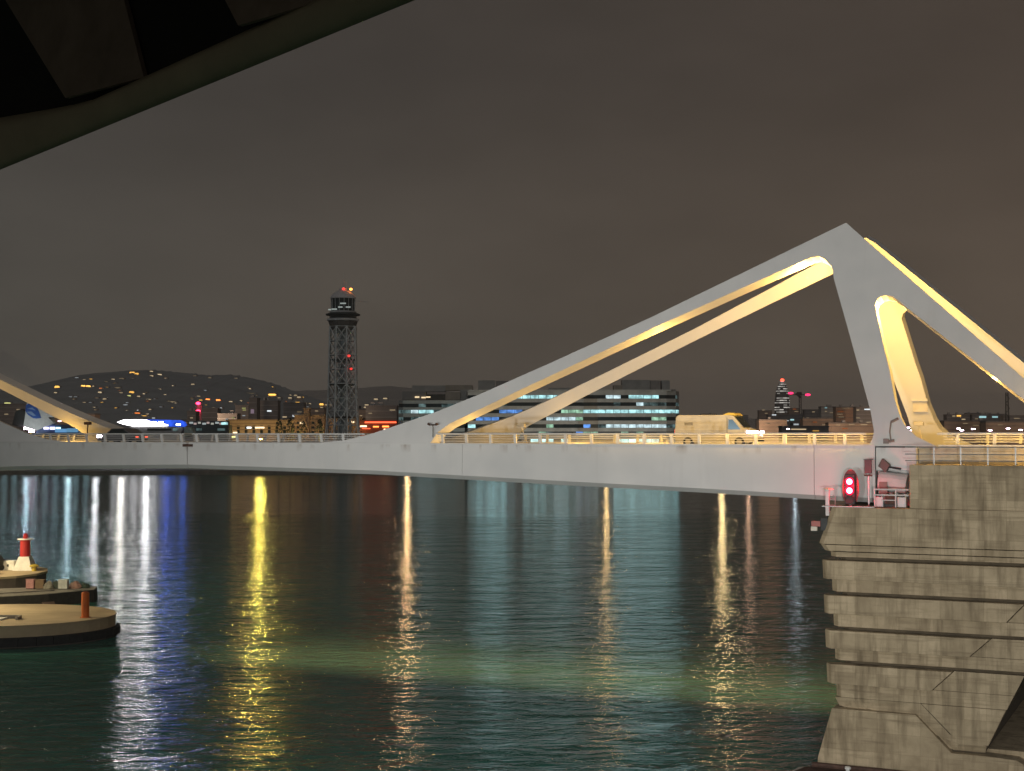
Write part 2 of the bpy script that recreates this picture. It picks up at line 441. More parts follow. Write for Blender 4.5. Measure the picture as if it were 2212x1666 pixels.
def post_mesh(mir):
    m = MB()
    m.hexa([(-0.10, 0.30, 0), (0.10, 0.30, 0), (0.10, 0.42, 0), (-0.10, 0.42, 0), (-0.02, 0.02, 0.74), (0.18, 0.02, 0.74), (0.18, 0.14, 0.74), (-0.02, 0.14, 0.74)])
    return m
POST_ME = None
def leaf(label, mir, org):
    t = bthing('bascule_leaf', label, 'bridge', org[0], org[1], org[2])
    O = org
    # plated edge girders, near and far, in panels with open joints
    cuts = [(0.06, 24.35), (24.38, 49.68), (49.71, 53.55)]
    for near in (True, False):
        for c0, c1 in cuts:
            ss = [c0] + [x for x in (10, 16.7, 31.6, 41.7, 50.9) if c0 < x < c1] + [c1]
            m = MB(); A = []
            for s in ss:
                zb = girder_bottom(s); sk_ = -0.0 
                off = 0.0
                if s == 0.06: off = 0.03          # slanted joint at mid-span
                sec = [(0, TOP), (0, zb + 0.30), (0.42, zb), (1.3, zb), (1.3, TOP)]
                A.append([((s + off * (z - 19.7)) * mir, w if near else WID - w, z) for w, z in sec])
            for p, q in zip(A, A[1:]):
                m.loft(p, q, False)
            m.add(A[0], [(0, 1, 2, 3, 4)]); m.add(A[-1], [(4, 3, 2, 1, 0)])
            m.build('edge_girder', M_WHITE, t, O)
        # kerb flange proud of the girder face
        kb = MB(); y0, y1 = (-0.06, 0.5) if near else (WID - 0.5, WID + 0.06)
        kb.box(min(0.18 * mir, 53.5 * mir), max(0.18 * mir, 53.5 * mir), y0, y1, TOP + 0.003, TOP + 0.07)
        kb.build('kerb', M_WHITE, t, O)
    d = MB().box(min(0.2 * mir, 56 * mir), max(0.2 * mir, 56 * mir), 1.304, WID - 1.304, 20.0, 20.52); dk = d.build('deck', M_ASPH, t, O)
    for k in range(9):
        a = (2 + k * 6) * mir; b_ = a + 2.5 * mir
        MB().box(min(a, b_), max(a, b_), WID / 2 - 0.07, WID / 2 + 0.07, 20.524, 20.53).build('lane_marking', M_LINE, dk, O)
    # inclined trusses
    for near in (True, False):
        truss_loft(STRUT, STRUT_SKIP, near, mir).build('front_strut', M_WHITE, t, O)
        py = truss_loft(PYLON, PYLON_SKIP, near, mir).build('pylon', M_WHITE, t, O)
        bk = BACK if near else [(q, z + (0.62 if 12 <= i <= 13 else 0.2 if i == 14 else 0)) for i, (q, z) in enumerate(BACK)]
        truss_loft(bk, BACK_SKIP, near, mir).build('backstay', M_WHITE, t, O)
        if near:
            # pipework and a junction box on the pylon foot
            q = MB()
            zz = [(54.55, 21.0), (54.45, 21.6), (54.5, 22.2)]
            for (s0, z0), (s1, z1) in zip(zz, zz[1:]):
                q.tube((s0 * mir, LEAN * (z0 - 20.7) - 0.09, z0), (s1 * mir, LEAN * (z1 - 20.7) - 0.09, z1), 0.045, n=6)
            q.tube((54.5 * mir, LEAN * 1.5 - 0.09, 22.2), (54.95 * mir, LEAN * 1.6 - 0.12, 22.42), 0.09, n=6)
            q.tube((54.2 * mir, LEAN * 0.25 - 0.09, 20.95), (54.75 * mir, LEAN * 0.35 - 0.1, 21.05), 0.10, n=6)
            q.build('conduit', mat('conduit_grey', (0.26, 0.22, 0.20), 0.6), py, O)
            MB().box(min(54.1 * mir, 54.4 * mir), max(54.1 * mir, 54.4 * mir), -0.15, 0.1, 20.85, 21.15).build('junction_box', mat('conduit_grey', (0.26, 0.22, 0.20), 0.6), py, O)
        else:
            zz = 23.75; w1 = WID - LEAN * (zz - 20.7) - 1.07
            q = MB().box(min(53.55 * mir, 54.65 * mir), max(53.55 * mir, 54.65 * mir), w1 - 0.28, w1 + 0.25, zz, zz + 0.14); q.build('inspection_ledge', M_WHITE, py, O)
            q = MB().box(min(53.6 * mir, 54.6 * mir), max(53.6 * mir, 54.6 * mir), w1 - 0.06, w1 + 0.1, zz - 0.75, zz - 0.05); q.build('hatch', M_CREAM, py, O)
    # railings
    global POST_ME
    for near in (True, False):
        segs = [(0.4, 16.2), (22.3, 53.0)]
        for (a, b_) in segs:
            x0, x1 = sorted((a * mir, b_ * mir))
            wr = 0.16 if near else WID - 0.16
            rl = MB().tube((x0, wr - (0.08 if near else -0.08), 21.44), (x1, wr - (0.08 if near else -0.08), 21.44), 0.055, n=8).build('railing', M_WHITE, t, O)
            for k, zr in enumerate((20.93, 21.10, 21.27)):
                ww = wr + (0.10 - 0.06 * k) * (1 if near else -1)
                r_ = MB().tube((x0, ww, zr), (x1, ww, zr), 0.022, n=5).build('rail', M_WHITE, rl, O)
            s = a + 0.35
            while s < b_ - 0.2:
                if POST_ME is None:
                    po = post_mesh(1).build('post', M_WHITE, rl); POST_ME = po.data
                else:
                    po = bpy.data.objects.new('post', POST_ME); COL.objects.link(po); po.parent = rl
                po.location = (s * mir - O[0], wr - 0.22 - O[1], TOP + 0.02 - O[2])
                if not near:
                    po.location = (s * mir - O[0], wr + 0.22 - O[1], TOP + 0.02 - O[2]); po.rotation_euler = (0, 0, math.pi)
                s += 1.93
    # dark latch housing at mid-span
    return t
LR = leaf('white bascule bridge leaf whose whole triangular truss stands above the concrete pier', 1, (54.0, 7.25, 17.0))
MB().box(-0.35, 0.55, -0.16, -0.005, 20.44, 20.64).build('latch', M_RUST, LR, (54.0, 7.25, 17.0))
LL = leaf('white bascule bridge leaf cut by the frame edge, only its lower struts showing', -1, (-54.0, 7.25, 17.0))

# floodlights that stand on the bridge
def floodlight(name, label, s, w, z, h, lean, m, group):
    t = bthing(name, label, 'floodlight', s, w, z, group)
    MB().tube((0, 0, 0), (lean, 0, h), 0.06, n=6).build('post', m, t)
    MB().box(lean - 0.32, lean + 0.32, -0.18, 0.18, h, h + 0.26).build('lamp_head', m, t, bevel=0.04)
    MB().box(lean - 0.27, lean + 0.27, 0.181, 0.2, h + 0.03, h + 0.23).build('lens', mat('dead_lens', (0.15, 0.15, 0.14), 0.2), t)
    return t
s_, z_ = bsolve(1140, 932, 11.2)
floodlight('deck_floodlight', 'gold-lit floodlight leaning out in front of the far strut of the full truss', s_, 11.2, 20.52, 1.45, -0.55, M_CREAM, 'floodlights on the bridge deck')
s_, z_ = bsolve(1993, 915, 11.6)
floodlight('deck_floodlight', 'floodlight on a bent post before the foot of the far pylon', s_, 11.6, 20.52, 1.5, -0.25, M_CREAM, 'floodlights on the bridge deck')
s_, z_ = bsolve(188, 905, 11.8)
floodlight('deck_floodlight', 'dark floodlight in front of the strut of the cut-off leaf', s_, 11.8, 20.52, 1.75, 0.1, M_RUST, 'floodlights on the bridge deck')
t = bthing('anemometer', 'small dark anemometer on a thin post at the toe of the near strut', 'anemometer', 22.05, -0.12, 21.3)
MB().tube((0, 0, -0.1), (0, 0, 0.75), 0.03, n=5).build('post', M_DARK, t)
MB().tube((-0.35, 0, 0.78), (0.35, 0, 0.78), 0.04, n=5).build('arm', M_RUST, t)
for k in (-0.34, 0.3):
    MB().lathe([(0.02, 0), (0.11, 0.03), (0.11, 0.14), (0.03, 0.18)], (k, 0, 0.76), 8).build('cup', M_RUST, t)

# sodium floodlights in the head of the right-hand truss, between the two frames
GOLD = (1.0, 0.56, 0.115)
for s, w, z, pw, lab in ((48.0, 4.6, 32.0, 2700, 'sodium floodlight bracketed inside the truss head above the front strut'), (54.6, 4.3, 29.6, 2600, 'sodium floodlight bracketed inside the truss between pylon and backstay'), (38.5, 3.6, 27.2, 500, 'sodium floodlight bracketed half way down the front strut'), (60.0, 3.4, 24.5, 700, 'sodium floodlight bracketed low on the backstay'),
                         (-26.0, 3.0, 24.3, 320, 'sodium floodlight low inside the truss of the cut-off leaf'), (-38.5, 3.6, 27.2, 1300, 'sodium floodlight inside the truss of the cut-off leaf')):
    t = bthing('truss_floodlight', lab, 'floodlight', s, w, z, 'sodium floodlights inside the truss')
    MB().box(-0.1, 0.1, -0.5, 0.0, 1.55, 1.75).build('bracket', M_WHITE, t)
    lp = lamp('POINT', 'sodium_light', (0, 0, 0), pw, GOLD, 0.12)
    lp.parent = t

# small sodium uplights set in the kerbs, washing the undersides of both frames
for k, (s, w, pw) in enumerate(((24.5, 1.9, 150), (30, 2.0, 230), (36, 2.2, 300), (42.5, 2.4, 330), (48.5, 2.4, 330), (20, 11.0, 60), (27.5, 12.0, 240), (34, 11.8, 300), (41, 11.6, 300), (60, 2.2, 260), (66, 2.2, 260), (60, 12, 260), (-24, 12.2, 200), (-32, 11.9, 330), (-42, 11.6, 330))):
    t = bthing('kerb_uplight', 'sodium kerb uplight %s at %s' % ('near the camera side' if w < 7 else 'on the far side', ('the strut toe', 'the lower third of the near strut', 'the middle of the near strut', 'the upper part of the near strut', 'the front of the near pylon', 'the far strut toe', 'the lower third of the far strut', 'the middle of the far strut', 'the upper part of the far strut', 'the near backstay', 'the start of the approach', 'the far backstay', 'the toe of the cut-off leaf', 'the middle of the cut-off leaf', 'the top of the cut-off leaf')[k]), 'floodlight', s, w, 20.53, 'sodium uplights along the kerbs')
    MB().lathe([(0.14, 0), (0.14, 0.12), (0.10, 0.14)], (0, 0, 0), 10).build('lamp_body', M_DARK, t)
    lp = lamp('POINT', 'sodium_light', (0, 0, 0.45), pw, GOLD, 0.1); lp.parent = t
# added light bars outside the handrail, invented to gild its posts and rails
for k, (a, b_, pw, lab) in enumerate(((22.4, 33.0, 5, 'added light bar outside the handrail beside the strut toe'), (33.1, 43.0, 20, 'added light bar outside the handrail in the middle of the leaf'), (43.1, 53.0, 46, 'added light bar outside the handrail beside the pylon'), (57.5, 80, 60, 'added light bar beside the approach handrail'))):
    ww = -0.30 if k < 3 else 0.30
    t = bthing('added_rail_light', lab, 'light bar', (a + b_) / 2, ww, 21.50, 'added light bars along the handrail')
    MB().box(a - (a + b_) / 2, b_ - (a + b_) / 2, -0.03, 0.01, 0.0, 0.03).build('casing', M_STEEL, t)
    la = bpy.data.lights.new('rail_fill_strip', 'AREA'); la.shape = 'RECTANGLE'; la.size = b_ - a; la.size_y = 0.05; la.energy = pw; la.color = GOLD; la.spread = R(110)
    lo = bpy.data.objects.new('rail_fill_strip', la); COL.objects.link(lo)
    lo.matrix_world = Matrix.Translation(B((a + b_) / 2, ww, 21.49)) @ Matrix.Rotation(BANG, 4, 'Z') @ Matrix.Rotation(R(42), 4, 'X')
# added strip light under the far deck edge, makes the green band on the water
t = bthing('added_strip_light', 'added long strip light under the far edge of the deck', 'strip light', 18, 15.0, 18.2)
MB().box(-32, 32, -0.2, 0.1, 0.0, 0.12).build('casing', M_STEEL, t)
la = bpy.data.lights.new('water_fill_strip', 'AREA'); la.shape = 'RECTANGLE'; la.size = 64; la.size_y = 0.25; la.energy = 9500; la.color = (1.0, 0.31, 0.14); la.spread = R(62)
lo = bpy.data.objects.new('water_fill_strip', la); COL.objects.link(lo)
lo.matrix_world = Matrix.Translation(B(18, 15.0, 18.15)) @ Matrix.Rotation(BANG, 4, 'Z') @ Matrix.Rotation(R(38), 4, 'X')

# ------------------------------------------------------------------ approach viaduct behind the pivot, with its railings
av = bthing('approach_viaduct', 'gold-lit approach deck running on from the pier behind a three-rail fence', 'viaduct', 62, 7, 17)
AO = (62, 7, 17)
MB().box(56.1, 96, 1.3, WID, 19.0, 20.50).build('deck', M_ASPH, av, AO)
MB().box(56.14, 96, 0.6, 1.29, 18.9, 20.70).build('parapet_wall', mat('approach_wall', (0.55, 0.50, 0.40), 0.8, scale=1.5, var=0.15), av, AO)
MB().box(57.3, 96, 0.5, 1.35, 20.703, 20.78).build('coping', M_WHITE, av, AO)
for near in (True, False):
    wr = 0.85 if near else WID - 0.4
    rl = MB().tube((57.2, wr, 21.44), (96, wr, 21.44), 0.06, n=8).build('railing', M_WHITE, av, AO)
    for zr in (20.95, 21.12, 21.28):
        MB().tube((57.6, wr, zr), (96, wr, zr), 0.022, n=5).build('rail', M_WHITE, rl, AO)
    s = 58.4
    while s < 95:
        po = bpy.data.objects.new('post', POST_ME); COL.objects.link(po); po.parent = rl
        po.location = (s - AO[0], wr - 0.22 - AO[1], 20.76 - AO[2])
        s += 2.2
fe = bthing('service_fence', 'grey three-rail fence along the top edge of the concrete pier', 'fence', 62, -2.6, 19.6)
FO = (62, -2.6, 19.6)
for zr in (19.85, 20.24, 20.66):
    MB().tube((55.9, -2.6, zr), (80, -2.6, zr), 0.035, n=6).build('rail', M_STEEL, fe, FO)
s = 57.6
while s < 80:
    MB().box(s - 0.035, s + 0.035, -2.63, -2.57, 19.61, 20.67).build('post', M_STEEL, fe, FO)
    s += 1.55
t = bthing('bulkhead_lamp', 'sodium bulkhead lamp on the pier top beside the approach wall', 'lamp', 66.5, -1.2, 19.7)
MB().lathe([(0.12, 0), (0.12, 0.12), (0.08, 0.2)], (0, 0, 0), 8).build('lamp_body', M_DARK, t)
lp = lamp('POINT', 'sodium_light', (0, 0, 0.5), 1300, GOLD, 0.1); lp.parent = t
# soft joint block between leaf and abutment
eb = bthing('bearing_housing', 'white steel bearing housing with a drum under the pylon foot', 'machinery', 54.8, 0.4, 17)
EO = (54.8, 0.4, 17)
MB().box(53.6, 56.1, 0.0, 1.25, 19.15, 20.68).build('housing', M_WHITE, eb, EO, bevel=0.05)
MB().box(53.7, 55.9, 0.2, 1.2, 17.0, 19.14).build('frame', M_WHITE, eb, EO)
MB().tube((53.9, -0.35, 18.55), (55.6, -0.35, 18.35), 0.62, n=16).build('drum', mat('pale_grey_paint', (0.58, 0.58, 0.56), 0.5), eb, EO, smooth=False)
MB().box(54.0, 54.5, -1.0, -0.5, 17.75, 18.5).build('bracket', mat('brown_grey_paint', (0.22, 0.17, 0.15), 0.6), eb, EO)
MB().box(53.62, 55.9, -0.05, -0.003, 20.60, 20.67).build('seal_strip', M_DARK, eb, EO)

# ------------------------------------------------------------------ concrete pier, course by course
pr = bthing('bridge_pier', 'tall stepped concrete pier under the pivot, with proud horizontal bands', 'bridge pier', 58, 4, 0)
PO = (58, 4, 0)
def course(name, z0, z1, sl0, sl1, sr0, sr1, wf, ch=0.55, back=17.0, m=None, wf1=None):
    wf1 = wf if wf1 is None else wf1
    def ring(sl, sr, z, w):
        return [(sl + ch * 0.75, w, z), (sr, w, z), (sr, back, z), (sl, back, z), (sl, w + ch, z)]
    return MB().loft(ring(sl0, sr0, z0, wf), ring(sl1, sr1, z1, wf1)).build(name, m or M_CONC, pr, PO, bevel=0.03)
def sr(z): return 60.42 + (z - 2.88) * 0.485
def sl(z): return 51.62 - (z - 5.4) * 0.034
course('core', 2.4, 17.0, sl(2.4) + 0.5, sl(17) + 0.5, sr(2.4), sr(17.0), -2.5, m=mat('slot_shade_concrete', (0.12, 0.095, 0.06), 0.9, scale=0.8, var=0.3))  # core darkened to put shade into the slots between bands
course('cap_block', 14.70, 16.97, 50.62, 51.45, 68, 69, -3.06, ch=0.5)
course('cap_lip', 14.28, 14.66, 50.95, 50.70, 68, 68, -3.0)
course('upper_block', 16.98, 19.60, 56.21, 56.21, 72, 72, -3.0, ch=0.05)
bands = [(12.60, 13.74, 66, 67), (10.50, 11.62, 61.70, 62.72), (8.40, 9.50, 59.62, 60.80), (6.28, 7.46, 57.46, 58.66)]
prev = 14.24
for z0, z1, r0, r1 in bands:
    course('concrete_course', z1 + 0.20, prev, sl(z1), sl(prev), sr(z1), sr(prev), -3.0)
    course('concrete_band', z0, z1, sl(z0) - 0.42, sl(z1) - 0.42, r0, r1, -3.46, ch=0.5, back=-2.6)
    course('concrete_course', z0 - 0.0, z1 + 0.0, r0 + 0.05, r1 + 0.05, sr(z0), sr(z1), -3.0, ch=0.0, back=16.9) if r1 < sr(z1) else None
    prev = z0 - 0.02
course('concrete_course', 5.42, prev, sl(5.4), sl(prev), sr(5.42), sr(prev), -3.0)
# sloping set-back above the footing, then the stepped footing itself
ft = []
def slab(name, poly, w0, w1, m=None):
    return MB().loft([(s, w0, z) for s, z in poly], [(s, w1, z) for s, z in poly]).build(name, m or M_CONC, pr, PO, bevel=0.04)
MB().loft([(51.65, -3.0, 5.41), (56.75, -3.0, 5.41), (58.95, -3.0, 3.22), (60.5, -3.0, 3.22), (60.5, -2.7, 3.22), (51.65, -2.7, 5.41)],
          [(51.85, -2.75, 4.86), (56.55, -2.75, 4.86), (58.6, -2.75, 2.8), (60.4, -2.75, 2.8), (60.4, -2.6, 2.8), (51.85, -2.6, 4.86)]).build('set_back', M_CONC, pr, PO)
slab('fill_panel', [(56.78, 5.40), (58.98, 3.25), (60.6, 3.25), (61.6, 5.40)], -2.998, -2.4)
slab('footing', [(50.62, 1.70), (51.50, 4.76), (56.50, 4.76), (58.55, 2.70), (60.6, 2.70), (62.2, 2.62), (63.2, 2.1), (64.0, 1.2), (64.0, -2), (50.4, -2)], -3.28, 16.0)
slab('rear_footing', [(60.3, 2.0), (60.3, 2.9), (62.6, 2.9), (66, 1.6), (66, -2), (60.3, -2)], -2.0, 15.5)
# fender: dark timber walkway and a pale beam at the waterline
fd = bthing('pier_fender', 'pale fender beam with a dark walkway along the foot of the pier', 'fender', 56, -4, 0)
DO = (56, -4, 0)
MB().prism([(49.6, -4.9), (75, -4.9), (75, -3.3), (50.3, -3.3), (49.9, -3.6)], 0.98, 1.12).build('walkway', M_RUST, fd, DO)
MB().prism([(49.35, -5.25), (75, -5.25), (75, -4.9), (49.6, -4.9), (49.8, -3.4), (49.5, -3.4)], -1.5, 1.05).build('beam', mat('pale_fender', (0.62, 0.60, 0.54), 0.7), fd, DO)
MB().tube((50.4, -3.75, 1.35), (75, -3.75, 1.35), 0.16, n=8).build('pipe', M_RUST, fd, DO)
for s in (52.7, 57.1, 61.5):
    MB().lathe([(0.12, 0), (0.12, 0.28), (0.19, 0.3), (0.19, 0.42), (0.1, 0.46)], (s, -4.35, 1.121), 10).build('bollard', mat('white_enamel', (0.75, 0.75, 0.72), 0.5), fd, DO)

# ------------------------------------------------------------------ pier-top gear
LE = 16.98
M_SIGBODY = mat('signal_housing', (0.03, 0.03, 0.032), 0.5, var=0.2)
M_RED = emat('signal_red', (1.0, 0.03, 0.06), 60.0, sample=False)
sg = bthing('traffic_signal', 'navigation signal on the pier ledge with its two upper red lamps lit', 'traffic light', 52.4, -2.0, LE)
MB().box(-0.32, 0.32, 0.02, 0.3, 0.12, 2.0).build('housing', M_SIGBODY, sg, bevel=0.05)
MB().loft([(0.52 * math.cos(6.2832 * k / 28), 0.301, 1.15 + 1.14 * math.sin(6.2832 * k / 28)) for k in range(28)], [(0.52 * math.cos(6.2832 * k / 28), 0.34, 1.15 + 1.14 * math.sin(6.2832 * k / 28)) for k in range(28)]).build('halo_board', mat('halo_board_red', (0.34, 0.05, 0.06), 0.6), sg)  # added board; its red colour stands in for the halo round the lamps
MB().tube((0, 0.16, 0), (0, 0.16, 0.13), 0.08).build('post', M_STEEL, sg)
for k, (zz, on) in enumerate(((1.53, True), (0.98, True), (0.44, False))):
    ln_ = MB().tube((0, 0.02, zz), (0, -0.05, zz), 0.275, n=20).build('lens', emat('lens_halo', (1.0, 0.008, 0.05), 1.6) if on else mat('dark_red_lens', (0.05, 0.001, 0.006), 0.5), sg)  # glowing red outer ring stands in for the halo round each lit lamp
    if on: MB().lathe([(0.185, 0.0), (0.16, 0.05), (0.06, 0.08)], (0, 0, 0), 16).build('hot_core', M_RED, ln_).matrix_local = Matrix.Translation((0, -0.051, zz)) @ Matrix.Rotation(R(90), 4, 'X')
    m = MB(); n_ = 12
    for i in range(n_):
        a0 = math.pi * i / n_; a1 = math.pi * (i + 1) / n_
        p = [(0.25 * math.cos(a), y, zz + 0.25 * math.sin(a)) for a in (a0, a1) for y in (0.02, -0.2)]
        m.add(p, [(0, 1, 3, 2)])
    m.build('visor', M_SIGBODY, sg)
lp = lamp('POINT', 'signal_glow', (0, -0.55, 1.4), 190, (1.0, 0.012, 0.05), 0.25); lp.parent = sg
rp_ = bthing('signal_panel', 'dark red signal panel seen edge-on beside the bearing housing', 'signal panel', 53.35, -1.0, LE)
MB().box(-0.05, 0.05, 0, 0.1, 0, 2.0).build('post', M_STEEL, rp_)
MB().box(-0.22, 0.22, -0.12, 0.0, 2.02, 2.86).build('panel', mat('dark_red_panel', (0.10, 0.004, 0.012), 0.4), rp_)
MB().box(-0.26, 0.26, -0.2, 0.1, 2.862, 2.9).build('cap', M_DARK, rp_)
MB().box(-0.24, 0.24, -0.16, 0.0, 1.85, 1.95).build('bracket', M_RUST, rp_)
fl = bthing('loudhailer', 'brown box loudhailer tilted on the front of the bearing housing', 'loudspeaker', 54.2, -0.3, 19.5)
MB().hexa([(-0.35, -0.25, -0.05), (0.1, -0.25, -0.42), (0.1, 0.25, -0.42), (-0.35, 0.25, -0.05), (-0.1, -0.25, 0.42), (0.35, -0.25, 0.02), (0.35, 0.25, 0.02), (-0.1, 0.25, 0.42)]).build('box', mat('brown_housing', (0.14, 0.095, 0.085), 0.6), fl)
MB().tube((0.2, 0, -0.1), (1.0, 0, -0.22), 0.07).build('arm', M_DARK, fl)
gf = bthing('ledge_railing', 'white two-rail guard on the pier ledge in front of the cabinets', 'railing', 55, -2.4, LE)
for zz in (0.76, 1.10):
    MB().tube((-1.0, 0, zz), (1.05, 0, zz), 0.05, n=6).build('rail', M_WHITE, gf)
MB().tube((-0.6, 0, 0.45), (0.3, 0, 0.45), 0.035, n=6).build('rail', M_WHITE, gf)
for xx in (-0.98, 0.28):
    MB().tube((xx, 0, 0), (xx, 0, 1.1), 0.05, n=6).build('post', M_WHITE, gf)
M_CAB = mat('cabinet_white', (0.74, 0.74, 0.74), 0.5)
for k, (s, lab) in enumerate(((54.18, 'white control cabinet on the ledge nearer the red signal'), (55.55, 'white control cabinet tucked against the upper concrete block'))):
    c = bthing('control_cabinet', lab, 'cabinet', s, -2.0, LE, 'white control cabinets on the pier ledge')
    MB().box(-0.26, 0.26, 0, 0.4, 0, 0.62).build('case', M_CAB, c, bevel=0.02)
    MB().box(-0.22, 0.22, -0.02, -0.001, 0.05, 0.57).build('door', M_CAB, c)
    MB().box(-0.08, 0.08, 0.05, 0.35, 0.621, 0.8).build('cable_gland', M_DARK, c)
mo = bthing('winch_motor', 'dark brown winch motor between the two white cabinets', 'motor', 54.85, -1.6, LE)
MB().tube((-0.3, 0, 0.42), (0.3, 0, 0.42), 0.4, n=12).build('drum', M_RUST, mo)
MB().box(-0.36, 0.36, -0.3, 0.3, 0, 0.2).build('base', M_DARK, mo)
ld = bthing('mast_light', 'slim white post with a flat cap at the corner of the pier', 'post', 51.15, -2.3, 16.4)
MB().box(-0.16, 0.06, -0.08, 0.08, 0.0, 1.6).build('post', M_WHITE, ld)
MB().lathe([(0.34, 0), (0.34, 0.05), (0.05, 0.12)], (-0.02, 0, 1.61), 12).build('cap', M_CREAM, ld)
for k in range(3):
    MB().tube((0.06, 0, 0.25 + 0.4 * k), (0.42, 0, 0.25 + 0.4 * k), 0.03).build('rung', M_STEEL, ld)
MB().tube((0.42, 0, 0), (0.42, 0, 1.2), 0.03).build('stile', M_STEEL, ld)
kb = bthing('lifebuoy_box', 'pinkish lifebuoy box hung on the outer corner of the pier', 'lifebuoy box', 50.55, -2.6, 15.75)
MB().box(-0.35, 0.2, -0.2, 0.1, 0.0, 0.32).build('case', mat('faded_red_paint', (0.45, 0.16, 0.14), 0.6), kb)
MB().box(-0.38, 0.0, -0.22, 0.0, -0.28, -0.02).build('tray', M_CREAM, kb)
MB().box(0.21, 0.62, -0.1, 0.2, -0.25, 0.5).build('bracket', M_DARK, kb)
MB().box(50.9, 54.1, -3.02, -2.5, LE + 0.002, LE + 0.05).build('edge_angle', M_STEEL, pr, PO)

# ------------------------------------------------------------------ vehicles on the bridge
def wheel(parent, x, y, r):
    w = MB().tube((x, y - 0.11, r), (x, y + 0.11, r), r, n=16).build('wheel', M_BLACK, parent)
    MB().tube((x, y - 0.125, r), (x, y + 0.125, r), r * 0.58, n=12).build('rim', M_STEEL, w)
s0, _ = bsolve(1467, 920, 9.2); s1, _ = bsolve(1640, 920, 9.2)
VL = s1 - s0
van = bthing('delivery_van', 'cream panel van driving over the bridge under the full truss', 'van', s0, 9.2, 20.53)
van.scale = (VL / 5.9, 1, 0.95)
prof = [(0.05, 0.35), (0.0, 1.2), (0.1, 2.28), (0.3, 2.40), (4.0, 2.40), (4.35, 2.30), (5.0, 1.45), (5.75, 1.15), (5.9, 0.85), (5.88, 0.35)]
M_VAN = mat('van_cream', (0.56, 0.55, 0.50), 0.45)
MB().loft([(x, -1.0, z) for x, z in prof], [(x, 1.0, z) for x, z in prof]).build('body', M_VAN, van, bevel=0.06)
MB().hexa([(3.95, -1.012, 1.3), (4.85, -1.012, 1.3), (4.85, -1.002, 1.3), (3.95, -1.002, 1.3), (3.98, -1.012, 2.05), (4.28, -1.012, 2.05), (4.28, -1.002, 2.05), (3.98, -1.002, 2.05)]).build('side_window', emat('cab_window_glow', (0.45, 0.62, 0.70), 0.35, vary=0.6), van)
MB().hexa([(4.42, -0.85, 2.25), (5.05, -0.85, 1.45), (5.05, 0.85, 1.45), (4.42, 0.85, 2.25), (4.45, -0.85, 2.27), (5.08, -0.85, 1.47), (5.08, 0.85, 1.47), (4.45, 0.85, 2.27)]).build('windscreen', mat('dark_glass', (0.02, 0.03, 0.03), 0.08), van)
MB().loft([(3.55, -0.9, 2.42), (4.5, -0.9, 2.34), (4.5, 0.9, 2.34), (3.55, 0.9, 2.42)], [(3.9, -0.8, 2.56), (4.3, -0.8, 2.54), (4.3, 0.8, 2.54), (3.9, 0.8, 2.56)]).build('roof_beacon', mat('yellow_lens', (0.75, 0.60, 0.15), 0.3), van)
MB().box(0.02, 3.85, -1.02, -1.002, 1.18, 1.22).build('trim_strip', M_STEEL, van)
MB().box(3.86, 3.89, -1.012, -1.0, 0.5, 2.2).build('door_seam', M_DARK, van)
MB().box(0.75, 1.35, -1.012, -1.002, 1.62, 1.84).build('badge', mat('grey_badge', (0.30, 0.29, 0.26), 0.5), van)
for x in (1.0, 4.75):
    for y in (-0.9, 0.9): wheel(van, x, y, 0.36)
for y in (-0.72, 0.72):
    MB().box(5.86, 5.98, y - 0.2, y + 0.2, 0.92, 1.18).build('headlight', emat('headlight_white', (1.0, 0.82, 0.93), 30, sample=False), van)
    MB().box(-0.06, 0.01, y - 0.12, y + 0.12, 0.9, 1.3).build('tail_light', emat('tail_red', (1.0, 0.12, 0.06), 1.6), van)
MB().box(5.3, 5.9, -1.03, -1.003, 0.95, 1.2).build('side_lamp', emat('headlight_white', (1.0, 0.82, 0.93), 30), van)
MB().box(5.80, 5.98, -1.0, 1.0, 0.38, 0.62).build('bumper', M_BLACK, van)
lp = lamp('SPOT', 'van_headlamp', (6.1, 0, 1.0), 300, (1.0, 0.9, 0.95), 0.1); lp.parent = van
lp.data.spot_size = R(70); lp.rotation_euler = (0, R(-80), 0)

cs, _ = bsolve(238, 945, 6.0)
car = bthing('car', 'small dark car seen through the railing near mid-span', 'car', cs, 5.2, 20.53)
cp = [(0, 0.3), (0, 0.75), (0.4, 0.88), (0.9, 0.92), (1.5, 1.35), (2.9, 1.38), (3.6, 0.95), (4.05, 0.8), (4.1, 0.3)]
MB().loft([(x, -0.82, z) for x, z in cp], [(x, 0.82, z) for x, z in cp]).build('body', mat('car_grey', (0.12, 0.12, 0.13), 0.3), car, bevel=0.05)
MB().hexa([(1.15, -0.835, 0.95), (3.4, -0.835, 0.95), (3.4, -0.822, 0.95), (1.15, -0.822, 0.95), (1.6, -0.835, 1.3), (2.8, -0.835, 1.3), (2.8, -0.822, 1.3), (1.6, -0.822, 1.3)]).build('side_window', mat('dark_glass', (0.02, 0.03, 0.03), 0.08), car)
for x in (0.8, 3.3):
    for y in (-0.75, 0.75): wheel(car, x, y, 0.3)
for y in (-0.6, 0.6):
    MB().box(-0.06, 0.02, y - 0.2, y + 0.2, 0.6, 0.8).build('headlight', emat('headlight_white', (1.0, 0.82, 0.93), 30), car)
    MB().box(4.08, 4.14, y - 0.15, y + 0.15, 0.6, 0.75).build('tail_light', emat('tail_red', (1.0, 0.12, 0.06), 1.6), car)
MB().box(0.0, 0.5, -0.84, -0.822, 0.62, 0.8).build('side_lamp', emat('headlight_white', (1.0, 0.82, 0.93), 30), car)

